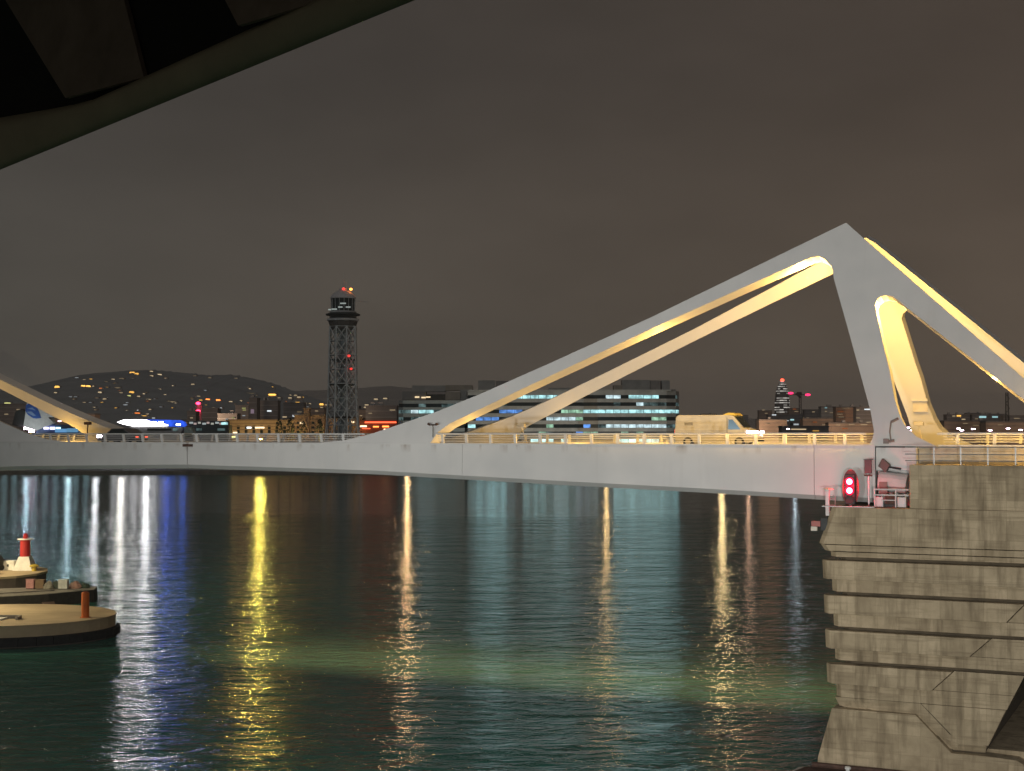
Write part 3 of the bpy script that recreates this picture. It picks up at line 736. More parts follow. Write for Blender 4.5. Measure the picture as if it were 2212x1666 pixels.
# ================================================================== far shore
SHORE = 762.0
def spread(u0, u1, v0, v1, Y):               # world extents of a box face seen at distance Y
    a = at(u0, v1, Y); b = at(u1, v0, Y)
    return a[0], b[0], a[2], b[2]
E_AMBER = (1.0, 0.52, 0.10); E_WARM = (1.0, 0.76, 0.45); E_WHITE = (0.86, 0.95, 1.0); E_CYAN = (0.55, 0.95, 1.0); E_BLUE = (0.16, 0.38, 1.0)
E_RED = (1.0, 0.02, 0.03); E_ORANGE = (1.0, 0.25, 0.05); E_PINK = (1.0, 0.72, 0.92); E_GREEN = (0.45, 1.0, 0.65); E_YELL = (0.95, 0.95, 0.35)
def em(tag_, col, st): return emat('glow_%s_%s' % (tag_, str(st).replace('.', '_')), col, st)

# ---- quay lamps: masts along the far quay whose light runs down the water
def quay_lamp(label, u, Y, z, col, cname, power, group='lamps along the far quay', lens=0.9, show=14.0, aim_z=0.0, cone=70):
    x = (u - CX) / FPX * Y * 1.0
    x = at(u, 936, Y)[0]
    t = thing('quay_lamp', label, 'lamp post', (x, Y, 2.0), 0, group)
    MB().tube((0, 0, 0), (0, 0, z - 2.0), 0.16, 0.10, 6).build('pole', M_DARK, t)
    MB().box(-0.7, 0.7, -0.5, 0.3, z - 2.0, z - 1.7).build('lamp_head', M_DARK, t)
    MB().lathe([(0.1, -lens * 0.35), (lens * 0.8, -lens * 0.2), (lens, 0), (lens * 0.6, lens * 0.15)], (0, -0.6, z - 2.2), 8).build('lens', em(cname, col, show), t)
    if power:
        lp = lamp('SPOT', 'quay_light', (x, Y - 1.2, z), power, col, 0.8, aim=(x * 0.45, 330, aim_z), cone=cone, blend=0.5)
    return t
QL = [
 (563, 764, 18.6, (1.0, 0.80, 0.14), 'sodium_yellow', 18000, 'tall bright lamp mast whose yellow streak crosses the whole basin', 60),
 (880, 766, 10, (1.0, 0.62, 0.28), 'sodium_orange', 3900, 'lamp mast with an orange streak under the toe of the full truss', 20),
 (1309, 766, 9, (1.0, 0.68, 0.28), 'sodium_orange', 1900, 'lamp mast before the glass office block with a short golden streak', 20),
 (1558, 764, 10, (1.0, 0.74, 0.35), 'sodium_orange', 3900, 'lamp mast behind the delivery van with a long golden streak', 20),
 (1615, 766, 8, (1.0, 0.60, 0.42), 'sodium_orange', 650, 'low lamp mast with a short pinkish streak beyond the van', 20),
 (1715, 766, 8, (0.7, 0.9, 1.0), 'mercury', 500, 'low lamp mast with a pale bluish glint below the bullet tower', 20),
 (208, 764, 12, (0.92, 0.95, 1.0), 'mercury', 3200, 'white lamp mast beneath the blue deckhouse', 20),
 (262, 764, 12, (1.0, 0.96, 0.86), 'mercury', 4200, 'white lamp mast beside the overlit white ferry deck', 20),
 (318, 764, 11, (0.96, 0.98, 1.0), 'mercury', 4200, 'white lamp mast under the blue ferry stern', 20),
 (150, 764, 11, (0.6, 0.9, 1.0), 'mercury', 2200, 'cool lamp mast under the ferry funnel', 20),
 (60, 764, 11, (0.5, 0.85, 1.0), 'mercury', 1600, 'cool lamp mast at the edge of the frame', 20),
 (362, 764, 13, (0.06, 0.16, 1.0), 'blue_flood', 1100, 'blue floodlight mast beside the ferry stern', 10),
 (398, 764, 13, (0.08, 0.20, 1.0), 'blue_flood', 450, 'blue floodlight mast astern of the lit ferry', 10),
]
for u, Y, z, col, cn, pw, lab, show in QL:
    quay_lamp(lab, u, Y, z, col, cn, pw, show=show)
# lamps that stand up behind the railing and the approach road
VL_ = [(1961, 923, 'pale lamp mast seen just behind the near pylon foot'), (1970, 929, 'second pale lamp mast between the two pylon feet'), (2070, 925, 'pale lamp mast nearest the far pylon foot'), (2077, 929, 'lower pale lamp beside the far pylon foot'),
       (2102, 926, 'pale lamp mast over the approach railing with a glowing pole'), (2138, 929, 'pale lamp midway along the approach railing'), (2177, 925, 'tall pale lamp mast near the dark lattice mast'), (2204, 928, 'pale lamp mast at the frame edge over the approach railing'),
       (549, 935, 'mauve lamp before the amber harbour house'), (129, 909, 'pink-white lamp beside the ferry funnel'), (1407, 944, 'mauve lamp low behind the gold railing'), (1427, 945, 'second mauve lamp low behind the gold railing'), (1702, 926, 'small mauve lamp under the bullet tower')]
for u, v, lab in VL_:
    quay_lamp(lab, u, 900, at(u, v, 900)[2], E_PINK, 'pinkwhite', 0, 'pinkish lamps beyond the bridge', lens=1.3 if u > 1950 else 1.0, show=16)

# ---- office block with ribbon windows (long, cut by the trusses)
M_SPAN = mat('office_spandrel', (0.50, 0.50, 0.47), 0.75, scale=0.2, var=0.2)
M_GLASS = mat('office_dark_glass', (0.02, 0.035, 0.04), 0.15, var=0.4, scale=0.3)
M_PALE = mat('pale_stone', (0.42, 0.38, 0.32), 0.85, scale=0.3)
MG = {'c': emat('office_cyan', (0.50, 0.92, 0.95), 0.95, True, 0.55), 'b': emat('office_blue', (0.16, 0.40, 1.0), 0.8, True, 0.5), 'g': emat('office_green', (0.50, 0.88, 0.62), 0.55, True, 0.7), 'w': emat('office_white', (0.70, 0.92, 0.98), 0.85, True, 0.5), 'L': emat('office_lobby', (0.50, 0.92, 0.95), 1.7, True, 0.6), 'd': emat('office_dim', (0.35, 0.55, 0.55), 0.20, False, 0.8)}
WY = 800.0
def wx(u, Y=WY): return at(u, 936, Y)[0]
ob = thing('office_block', 'long glass office block with lit cyan ribbon windows behind the two struts', 'office building', (wx(1240), WY + 10, 2.0))
OB = (wx(1240), WY + 10, 2.0)
plan = [(wx(1010), WY + 4), (wx(1180), WY), (wx(1260), WY + 1.0), (wx(1292), WY), (wx(1440), WY), (wx(1462), WY + 3.5), (wx(1472), WY + 11), (wx(1474), WY + 26), (wx(1000), WY + 30)]
FZ = [5.0, 9.1, 13.2, 17.3, 21.4, 25.4, 29.4, 33.4, 37.4, 41.4]     # window centre heights
LIT = {41.4: [(975, 1015, 'c'), (1118, 1206, 'c'), (1310, 1345, 'w'), (1350, 1421, 'b' if 0 else 'c')],
       37.4: [(1318, 1334, 'd'), (1344, 1360, 'c'), (1370, 1388, 'w'), (1395, 1430, 'd'), (1452, 1474, 'd'), (1075, 1090, 'd')],
       33.4: [(1084, 1128, 'b'), (1208, 1262, 'g'), (1263, 1291, 'c'), (1292, 1476, 'c'), (985, 1020, 'c')],
       29.4: [(1035, 1080, 'b'), (1180, 1240, 'w'), (1240, 1262, 'g'), (1400, 1436, 'g'), (940, 975, 'w')],
       25.4: [(1174, 1196, 'g'), (1205, 1219, 'd'), (1266, 1276, 'b'), (1278, 1290, 'b'), (1310, 1436, 'w'), (1010, 1030, 'c'), (1075, 1100, 'c'), (1450, 1462, 'd')],
       21.4: [(1155, 1177, 'g'), (1240, 1252, 'b'), (1258, 1285, 'g'), (1340, 1395, 'g'), (1100, 1120, 'c')],
       17.3: [(1150, 1200, 'L'), (1210, 1226, 'L'), (1320, 1420, 'L')],
       13.2: [(1040, 1090, 'L'), (1190, 1240, 'L'), (1330, 1460, 'L')],
       9.1: [(1030, 1110, 'L'), (1180, 1240, 'L'), (1330, 1470, 'L')],
       5.0: [(1015, 1100, 'L'), (1130, 1185, 'L'), (1190, 1290, 'w'), (1330, 1470, 'L')]}
def storeys(plan_pts, floors, top, org, parent, wall_m, nseg, facade):
    # a spandrel band between each pair of window strips
    edges = [2.0] + [z + s_ for z in floors for s_ in (-1.0, 1.0)] + [top]
    for i in range(0, len(edges), 2):
        MB().prism(plan_pts, edges[i], edges[i + 1]).build('spandrel', wall_m, parent, org)
    inner = [(x + (0.35 if x < org[0] else -0.35), y + 0.45) for x, y in plan_pts]
    MB().prism(inner, 2.5, top - 0.5).build('core', M_GLASS, parent, org)
storeys(plan, FZ, 44.6, OB, ob, M_SPAN, 0, None)
def uof(x, y): return CX + FPX * x / y
def facade_windows(pts, floors, org, parent, pitch, lit, default='d', dark_share=0.35, seed=1):
    rnd = random.Random(seed)
    for zc in floors:
        for (x0, y0), (x1, y1) in zip(pts, pts[1:]):
            L = math.hypot(x1 - x0, y1 - y0); n_ = max(1, round(L / pitch))
            tx, ty = (x1 - x0) / L, (y1 - y0) / L
            nx, ny = ty, -tx
            for i in range(n_):
                a = L * i / n_ + 0.12; b = L * (i + 1) / n_ - 0.12
                mx_, my_ = x0 + tx * (a + b) / 2, y0 + ty * (a + b) / 2
                u = uof(mx_, my_)
                key = None
                for u0, u1, k in lit.get(zc, ()):
                    if u0 <= u <= u1 and rnd.random() > 0.02: key = k
                m_ = MG[key] if key else (MG['d'] if rnd.random() < 0.07 else M_GLASS)
                o_ = -0.12
                P = [(x0 + tx * q + nx * (o_ + d), y0 + ty * q + ny * (o_ + d)) for d in (-0.12, 0) for q in (a, b)]
                hz = 0.92
                MB().hexa([(P[0][0], P[0][1], zc - hz), (P[1][0], P[1][1], zc - hz), (P[3][0], P[3][1], zc - hz), (P[2][0], P[2][1], zc - hz),
                           (P[0][0], P[0][1], zc + hz), (P[1][0], P[1][1], zc + hz), (P[3][0], P[3][1], zc + hz), (P[2][0], P[2][1], zc + hz)]).build('window', m_, parent, org)
facade_windows(plan[:8], FZ, OB, ob, 4.4, LIT)
for z in FZ[3:]:                                   # pale stair bay between the two facades
    a_, b_ = (1250, 1292) if z < 30 else (1262, 1290)
    MB().box(wx(a_), wx(b_), WY - 0.35, WY + 1.6, z - 3.0, z - 1.02).build('stair_panel', M_PALE, ob, OB)
def roofbox(name, u0, u1, v0, v1, dy, dep, m, parent, org):
    Y = WY + dy
    x0, x1, z0, z1 = spread(u0, u1, v0, v1, Y)
    MB().box(x0, x1, Y, Y + dep, z0, z1).build(name, m, parent, org)
for u0, u1, v0, v1, dy, m in ((1033, 1069, 822, 846, 9, M_ROOFGREY), (1071, 1120, 823, 846, 10, mat('roof_plant', (0.36, 0.34, 0.32), 0.85, scale=0.3)), (1185, 1232, 838, 846, 8, M_ROOFGREY),
                            (1344, 1404, 821, 846, 8, M_ROOFGREY), (1405, 1426, 822, 846, 8.5, mat('roof_plant', (0.26, 0.25, 0.24), 0.85)), (1430, 1447, 822, 846, 8, M_ROOFGREY), (1326, 1344, 832, 846, 7, M_PALE), (1448, 1460, 841, 847, 9, M_ROOFGREY)):
    roofbox('roof_box', u0, u1, v0, v1, dy, 9, m, ob, OB)
MB().prism([(wx(1010), WY + 3), (wx(1180), WY - 0.6), (wx(1450), WY - 0.6), (wx(1462), WY + 6), (wx(1462), WY + 24), (wx(1010), WY + 26)], 44.62, 45.3).build('parapet', M_SPAN, ob, OB)

lw = thing('office_wing', 'stepped office wing with a grey roof storey left of the glass block', 'office building', (wx(935), WY + 20, 2.0))
LW = (wx(935), WY + 20, 2.0)
planw = [(wx(857), WY + 12), (wx(868), WY + 8), (wx(1003), WY + 5.6), (wx(1003), WY + 38), (wx(857), WY + 38)]
FW = [9.1, 13.2, 17.3, 21.4, 25.4, 29.4, 33.4, 36.8]
storeys(planw, FW, 39.6, LW, lw, mat('wing_panel', (0.40, 0.44, 0.43), 0.8, scale=0.25, var=0.15), 0, None)
LITW = {36.8: [(857, 862, 'w'), (866, 876, 'w'), (880, 892, 'd'), (905, 915, 'd'), (960, 1000, 'd')], 33.4: [(858, 880, 'd'), (895, 912, 'w'), (912, 930, 'c'), (940, 960, 'd')],
        29.4: [(865, 874, 'd'), (908, 922, 'w'), (930, 950, 'd')], 25.4: [(868, 884, 'd')], 17.3: [(860, 930, 'd')], 13.2: [(870, 980, 'c')], 9.1: [(900, 940, 'w')]}
facade_windows(planw[:3], FW, LW, lw, 4.4, LITW, seed=4)
for u0, u1, v0, v1, dy, m in ((869, 920, 846, 864, 14, mat('wing_roof_grey', (0.30, 0.29, 0.28), 0.85)), (920, 962, 852, 864, 18, M_GLASS), (962, 994, 847, 864, 14, M_PALE), (890, 962, 833, 846, 22, M_ROOFGREY), (962, 1021, 832, 844, 20, M_PALE), (994, 1012, 842, 864, 17, M_ROOFGREY)):
    roofbox('roof_storey', u0, u1, v0, v1, dy, 10, m, lw, LW)
for u, v in ((901, 858), (915, 859), (925, 858)):
    p = at(u, v, WY + 13.8); MB().box(p[0] - 1.2, p[0] + 1.2, p[1] - 0.2, p[1], p[2] - 0.35, p[2] + 0.35).build('lamp', em('warm', E_WARM, 1.2), lw, LW)

# ---- cable-car lattice tower
TY = 816.0
tx_ = at(740, 936, TY)[0]
tw = thing('lattice_tower', 'tall steel lattice cable-car tower with a domed cabin and red lights on top', 'tower', (tx_, TY, 2.0))
TO = (tx_, TY, 2.0)
M_TOW = mat('tower_steel', (0.62, 0.66, 0.67), 0.6, 0.2, scale=0.5, var=0.2)
M_TOWL = mat('tower_pale', (0.55, 0.56, 0.57), 0.6, scale=0.5)
def trad(z): return interp([(2, 11.5), (22, 9.6), (40, 8.5), (80, 7.6), (90, 7.6)], z)
NL = 8
def tp(i, z, r=None):
    a = 2 * math.pi * (i + 0.5) / NL
    r = trad(z) if r is None else r
    return (tx_ + r * math.cos(a), TY + r * math.sin(a), z)
LV = [2, 14, 26, 34, 41, 49, 57, 65, 73, 81]
for i in range(NL):
    m = MB()
    for a, b in zip(LV, LV[1:]): m.tube(tp(i, a), tp(i, b), 0.42, n=5)
    m.build('leg', M_TOW, tw, TO)
for k, (a, b) in enumerate(zip(LV, LV[1:])):
    for i in range(NL):
        MB().tube(tp(i, b), tp(i + 1, b), 0.28, n=4).build('ring_beam', M_TOW, tw, TO)
        if k >= 2:
            MB().tube(tp(i, a), tp(i + 1, b), 0.30, n=4).build('brace', M_TOW, tw, TO)
            MB().tube(tp(i + 1, a), tp(i, b), 0.30, n=4).build('brace', M_TOW, tw, TO)
        elif i % 2 == 0:
            MB().tube(tp(i, a), tp(i + 1, b), 0.32, n=4).build('brace', M_TOW, tw, TO)
MB().tube((tx_, TY, 2), (tx_, TY, 84), 2.9, n=8).build('lift_shaft', mat('lift_shaft_mesh', (0.30, 0.35, 0.37), 0.7, scale=0.6, var=0.3), tw, TO)
for k, (a, b) in enumerate(zip(LV[1:], LV[2:])):      # inner frame of the shaft
    for i in range(0, NL):
        MB().tube(tp(i, a, 4.6), tp(i + 1, b, 4.6), 0.22, n=4).build('inner_brace', M_TOW, tw, TO)
for i in range(NL): MB().tube(tp(i, 4, 4.6), tp(i, 81, 4.6), 0.3, n=4).build('inner_post', M_TOW, tw, TO)
for zz in (30, 48, 62): MB().lathe([(5.5, 0), (7.4, 0.2), (7.4, 0.7), (5.5, 0.8)], (tx_, TY, zz), 8).build('landing', M_DARK, tw, TO)
MB().lathe([(6.8, 79.5), (8.2, 83.8), (8.2, 84.0)], (tx_, TY, 0), 16).build('cabin_base', mat('cabin_base_dark', (0.12, 0.11, 0.10), 0.8), tw, TO)
MB().lathe([(8.5, 84.05), (8.9, 84.3), (8.9, 85.2), (8.5, 85.35)], (tx_, TY, 0), 24).build('balcony_rim', M_TOWL, tw, TO)
MB().lathe([(7.6, 85.36), (7.6, 87.0)], (tx_, TY, 0), 24).build('gallery', M_GLASS, tw, TO)
MB().lathe([(8.0, 87.0), (9.6, 87.3), (9.6, 88.0), (7.6, 88.6)], (tx_, TY, 0), 24).build('gallery_roof', M_DARK, tw, TO)
MB().lathe([(7.3, 88.61), (7.5, 88.9), (7.5, 89.4), (6.5, 89.6)], (tx_, TY, 0), 24).build('sill_ring', M_TOWL, tw, TO)
MB().lathe([(6.3, 89.6), (6.6, 96.6)], (tx_, TY, 0), 16).build('cabin_glass', M_GLASS, tw, TO)
for i in range(16):
    a = 2 * math.pi * (i + .5) / 16
    MB().tube((tx_ + 6.5 * math.cos(a), TY + 6.5 * math.sin(a), 89.6), (tx_ + 6.75 * math.cos(a), TY + 6.75 * math.sin(a), 96.7), 0.14, n=4).build('mullion', M_TOW, tw, TO)
MB().lathe([(7.2, 96.7), (7.0, 97.6), (6.0, 99.0), (4.4, 100.3), (2.6, 101.2), (2.2, 101.4), (2.2, 102.2), (1.0, 102.6)], (tx_, TY, 0), 20).build('dome', mat('dome_grey', (0.66, 0.64, 0.65), 0.7), tw, TO)
MB().tube((tx_ + 0.3, TY, 102.6), (tx_ + 0.3, TY, 110.5), 0.16, 0.08, 5).build('mast', M_TOW, tw, TO)
for dx in (-0.6, 0.7, 1.6): MB().tube((tx_ + dx, TY, 102.3), (tx_ + dx, TY, 106.5), 0.07, n=4).build('aerial', M_TOW, tw, TO)
MB().tube((tx_ + 6.7, TY, 95.5), (tx_ + 14.0, TY - 1, 94.6), 0.12, n=4).build('boom', M_TOW, tw, TO)
for i_, (u, v, wd) in enumerate(((741, 655.5, 3.2), (735, 663.5, 2.4), (752, 663.5, 2.6), (722, 668, 3.0), (712, 669, 1.6))):
    p = at(u, v, TY - 6.9)
    MB().box(p[0] - wd / 2, p[0] + wd / 2, TY - 7.0, TY - 6.7, p[2] - 0.35, p[2] + 0.35).build('cabin_lamp', em('cabin', (0.75, 0.85, 0.80), 0.40), tw, TO)
for u, v, st, rr in ((739.5, 621.8, 2.2, 0.85), (755.5, 622.8, 7.0, 0.85), (754, 769, 1.6, 0.8), (758.5, 797, 1.3, 0.8)):
    p = at(u, v, TY - 8)
    MB().lathe([(0.2, -rr * 0.8), (rr, -rr * 0.3), (rr, rr * 0.3), (0.2, rr * 0.8)], (p[0], TY - (2 if v < 700 else 8), p[2]), 10).build('warning_light', em('red', (1.0, 0.05 if st < 5 else 0.25, 0.04), st), tw, TO)

# ---- floodlit ferry funnel at the frame edge, and the blue deckhouse ahead of it
FYY = 806.0
M_FUN = mat('funnel_white', (0.74, 0.76, 0.74), 0.5, scale=0.4)
M_FBL = mat('funnel_blue', (0.035, 0.13, 0.50), 0.5, scale=0.4, var=0.25)
def uvz(u, v, Y=FYY):
    p = at(u, v, Y); return (p[0], p[2])
def slabuv(name, pts, y0, y1, m, parent, org, Y=FYY):
    q = [uvz(u, v, Y) for u, v in pts]
    return MB().loft([(x, y0, z) for x, z in q], [(x, y1, z) for x, z in q]).build(name, m, parent, org)
fz = lambda x, y: (x * .13016, 748.2 + y * .13016)
f1 = thing('ferry', 'ferry with a floodlit white funnel carrying a blue emblem, half hidden by the cut-off leaf', 'ferry', (at(110, 936, FYY)[0], FYY + 8, 0))
F1 = (at(110, 936, FYY)[0], FYY + 8, 0)
slabuv('funnel', [fz(505, 840), fz(690, 930), fz(800, 1100), fz(930, 1155), fz(945, 1172), fz(800, 1180), fz(850, 1235), fz(900, 1275), fz(600, 1400), fz(385, 1330), fz(415, 1160), fz(430, 990), fz(470, 880)], FYY, FYY + 7, M_FUN, f1, F1)
slabuv('emblem', [fz(430, 985), fz(480, 950), fz(540, 945), fz(610, 1010), fz(650, 1090), fz(685, 1190), fz(600, 1200), fz(545, 1190), fz(470, 1140), fz(425, 1080)], FYY - 0.25, FYY - 0.003, M_FBL, f1, F1)
slabuv('emblem_fin', [fz(440, 1090), fz(520, 1080), fz(600, 1150), fz(560, 1160), fz(480, 1115)], FYY - 0.32, FYY - 0.252, mat('emblem_pale', (0.30, 0.45, 0.70), 0.5), f1, F1)
slabuv('emblem_fin', [fz(450, 1030), fz(540, 1020), fz(600, 1070), fz(540, 1050)], FYY - 0.32, FYY - 0.252, mat('emblem_pale', (0.30, 0.45, 0.70), 0.5), f1, F1)
slabuv('exhaust_pipe', [fz(690, 945), fz(730, 960), fz(860, 1110), fz(820, 1120)], FYY + 1, FYY + 4, mat('exhaust_grey', (0.35, 0.36, 0.35), 0.6), f1, F1)
slabuv('casing', [fz(240, 1070), fz(330, 1040), fz(400, 1090), fz(390, 1310), fz(300, 1340), fz(180, 1300)], FYY + 2, FYY + 8, M_DARK, f1, F1)
MB().box(at(-130, 936, FYY)[0], at(225, 936, FYY)[0], FYY + 2, FYY + 22, 0.2, 20.5).build('hull', mat('ferry_hull', (0.06, 0.07, 0.10), 0.5), f1, F1)
slabuv('deckhouse', [fz(610, 1400), fz(760, 1300), fz(1250, 1300), fz(1520, 1320), fz(1520, 1470), fz(560, 1470)], FYY + 1.0, FYY + 6, mat('deckhouse_navy', (0.05, 0.10, 0.24), 0.5), f1, F1)
for x0, x1, y0, y1, c in ((905, 1100, 1370, 1430, em('ferry_cyan', (0.22, 0.55, 1.0), 0.55)), (1105, 1290, 1362, 1428, em('ferry_cyan2', (0.25, 0.62, 1.0), 0.42)), (930, 1290, 1345, 1360, mat('deckhouse_navy', (0.05, 0.1, 0.24), 0.5))):
    slabuv('window', [fz(x0, y0), fz(x1, y0), fz(x1, y1), fz(x0, y1)], FYY + 0.7, FYY + 0.98, c, f1, F1)
slabuv('stair_house', [fz(1300, 1335), fz(1410, 1335), fz(1410, 1445), fz(1300, 1445)], FYY + 0.4, FYY + 4, mat('pale_blue_grey', (0.45, 0.52, 0.60), 0.6), f1, F1)
for x, y, hw, hh, c in ((435, 1362, 42, 20, 'pinkwhite'), (520, 1392, 48, 32, 'pinkwhite'), (762, 1360, 40, 18, 'lavender'), (866, 1360, 42, 20, 'lavender'), (962, 1358, 36, 14, 'cyan')):
    slabuv('deck_lamp', [fz(x - hw, y - hh), fz(x + hw, y - hh), fz(x + hw, y + hh), fz(x - hw, y + hh)], FYY + 0.2, FYY + 0.69, em(c, {'pinkwhite': E_PINK, 'lavender': (0.75, 0.72, 1.0), 'cyan': E_CYAN}[c], 16 if c == 'pinkwhite' else 3.0), f1, F1)
m_side = emat('side_port', (0.55, 0.9, 1.0), 5.0, True)
for k in range(9):
    x = at(8 + k * 22, 936, FYY)[0]
    MB().box(x - 1.2, x + 1.2, FYY + 1.8, FYY + 1.99, 10.5, 12.2).build('side_port', m_side, f1, F1)
lamp('SPOT', 'funnel_flood', (at(70, 936, FYY)[0], FYY - 16, 20), 4200, (0.9, 0.97, 1.0), 0.4, aim=(at(75, 900, FYY)[0], FYY, 30), cone=75)

f2 = thing('ferry', 'ferry with an overlit white top deck and a rounded blue-lit stern', 'ferry', (at(335, 936, FYY)[0], FYY + 8, 0))
F2 = (at(335, 936, FYY)[0], FYY + 8, 0)
gz = lambda x, y: (260.2 + x * .12745, 786.1 + y * .12745)
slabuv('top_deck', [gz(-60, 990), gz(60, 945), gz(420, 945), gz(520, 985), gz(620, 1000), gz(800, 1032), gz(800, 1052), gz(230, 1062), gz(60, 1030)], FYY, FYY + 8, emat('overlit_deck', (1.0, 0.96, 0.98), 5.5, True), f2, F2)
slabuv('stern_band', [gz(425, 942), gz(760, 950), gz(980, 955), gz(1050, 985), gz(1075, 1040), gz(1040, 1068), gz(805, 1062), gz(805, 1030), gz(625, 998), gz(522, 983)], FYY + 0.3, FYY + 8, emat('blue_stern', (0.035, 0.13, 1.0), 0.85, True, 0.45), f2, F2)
for x, y, hw in ((560, 992, 50), (685, 990, 42), (980, 1030, 38)):
    slabuv('deck_lamp', [gz(x - hw, y - 14), gz(x + hw, y - 14), gz(x + hw, y + 14), gz(x - hw, y + 14)], FYY - 0.2, FYY - 0.01 if x < 900 else FYY + 0.29, em('icewhite', (0.75, 0.88, 1.0), 6.0), f2, F2)
slabuv('superstructure', [gz(150, 1068), gz(1060, 1070), gz(1060, 1110), gz(1010, 1180), gz(300, 1180)], FYY + 0.5, FYY + 9, mat('ferry_grey', (0.42, 0.42, 0.42), 0.6), f2, F2)
slabuv('window', [gz(450, 1096), gz(860, 1096), gz(860, 1132), gz(450, 1132)], FYY + 0.2, FYY + 0.49, M_GLASS, f2, F2)
slabuv('window', [gz(885, 1090), gz(965, 1090), gz(965, 1140), gz(885, 1140)], FYY + 0.2, FYY + 0.49, MG['d'], f2, F2)
slabuv('ramp_house', [gz(1075, 1075), gz(1200, 1075), gz(1240, 1180), gz(1080, 1260)], FYY + 0.4, FYY + 7, mat('pale_teal', (0.38, 0.47, 0.45), 0.6), f2, F2)
MB().box(at(235, 936, FYY)[0], at(420, 936, FYY)[0], FYY + 1.5, FYY + 18, 0.2, 20.3).build('hull', mat('ferry_white_hull', (0.5, 0.5, 0.5), 0.5), f2, F2)
for k in range(8):
    x = at(246 + k * 21, 936, FYY)[0]
    MB().box(x - 1.6, x + 1.6, FYY + 1.3, FYY + 1.49, 8.5, 11.5).build('side_port', emat('ferry_port_white', (0.95, 0.97, 1.0), 4.5, True) if k < 5 else emat('ferry_port_blue', (0.06, 0.2, 1.0), 2.5, True), f2, F2)
# dark shed with pale windows right of the ferry
sh = thing('transit_shed', 'dark transit shed with a pale lit row between the ferry and the amber house', 'shed', (at(448, 936, 830)[0], 836, 2))
SHO = (at(448, 936, 830)[0], 836, 2)
x0, x1, z0, z1 = spread(412, 492, 918, 944, 830)
MB().box(x0, x1, 830, 842, 2, z1).build('wall', mat('dark_green_cladding', (0.06, 0.08, 0.07), 0.7), sh, SHO)
for u0, u1, v, c in ((424, 436, 928, 'd'), (470, 486, 928, 'd'), (478, 492, 915, 'c')):
    x0, x1, z0, z1 = spread(u0, u1, v - 2.5, v + 2.5, 829.8); MB().box(x0, x1, 829.6, 829.97, z0, z1).build('window', MG[c], sh, SHO)
for k in range(9):
    u = 409 + k * 9.3
    x0, x1, z0, z1 = spread(u, u + (6 if k % 3 else 8), 911.5 + (k % 2) * 2, 915.5 + (k % 2) * 2, 834)
    MB().box(x0, x1, 834, 834.3, z0, z1).build('roof_lamp', em('paleroof', [(0.75, 0.85, 0.85), (0.9, 0.7, 0.66), (0.8, 0.8, 0.7)][k % 3], 0.5) if 0 else em('paleroof%d' % (k % 3), [(0.75, 0.85, 0.85), (0.9, 0.7, 0.66), (0.8, 0.8, 0.7)][k % 3], 0.45), sh, SHO)
MB().box(at(409, 936, 834)[0], at(493, 936, 834)[0], 834.4, 838, z1 - 3, z1 + 0.5).build('roof_screen', M_DARK, sh, SHO)

# ---- amber harbour houses
M_AMB = mat('sandstone', (0.46, 0.36, 0.22), 0.85, scale=0.25, var=0.15)
M_AMBD = mat('sandstone_shade', (0.30, 0.23, 0.15), 0.85, scale=0.3)  # darker sandstone for cornices and string courses
def harbour_house(name, label, u0, u1, v0, Y, dep, bands, m, mw, cat, wins=()):
    x0, x1, _, z1 = spread(u0, u1, v0, 940, Y)
    O = ((x0 + x1) / 2, Y + dep / 2, 2.0)
    t = thing(name, label, cat, O)
    MB().box(x0, x1, Y, Y + dep, 2, z1).build('wall', m, t, O)
    MB().box(x0 - 0.6, x1 + 0.6, Y - 0.6, Y + dep, z1, z1 + 0.7).build('cornice', mw, t, O)
    for v in bands:
        z = at(u0, v, Y)[2]; MB().box(x0 - 0.3, x1 + 0.3, Y - 0.35, Y - 0.002, z - 0.25, z + 0.25).build('string_course', mw, t, O)
    for k, v in enumerate(bands):
        z = at(u0, v, Y)[2] - 2.0
        n_ = int((x1 - x0) / 4.2)
        for i in range(n_):
            xx = x0 + (x1 - x0) * (i + .5) / n_
            MB().box(xx - 0.8, xx + 0.8, Y - 0.12, Y - 0.002, z - 1.0, z + 0.9).build('window', M_GLASS, t, O)
    for u, v, du, c in wins:
        a = at(u, v, Y - 0.5); w_ = du / FPX * Y
        MB().box(a[0] - w_, a[0] + w_, Y - 0.7, Y - 0.4, a[2] - 0.45, a[2] + 0.45).build('lamp', em(c, {'warm': E_WARM, 'white': E_WHITE, 'yell': E_YELL}[c], 2.0), t, O)
    return t
harbour_house('harbour_house', 'long amber-lit sandstone harbour house behind the railing left of the tower', 490, 640, 909, 850, 22, (915.5, 921.5, 928), M_AMB, M_AMBD, 'building', ((538, 924, 5, 'white'), (556, 924, 5, 'warm'), (566, 924, 5, 'warm'), (508, 935, 4.5, 'warm'), (504, 944, 7, 'yell')))
harbour_house('gate_house', 'brown lit gate house with a square pier around the legs of the tower', 636, 700, 899, 846, 18, (907, 917, 927), mat('brown_stone', (0.33, 0.24, 0.16), 0.85, scale=0.3), M_AMBD, 'building', ((652, 914, 4, 'warm'),))
harbour_house('stone_turret', 'slim stone turret rising beside the brown gate house', 656, 668, 884, 843, 6, (896,), mat('brown_stone', (0.33, 0.24, 0.16), 0.85), M_AMBD, 'turret')
harbour_house('customs_hall', 'low brown hall with arches seen through the tower legs', 700, 782, 905, 852, 14, (915, 926), mat('brown_stone', (0.33, 0.24, 0.16), 0.85), M_AMBD, 'building', ((762, 912, 3, 'warm'),))
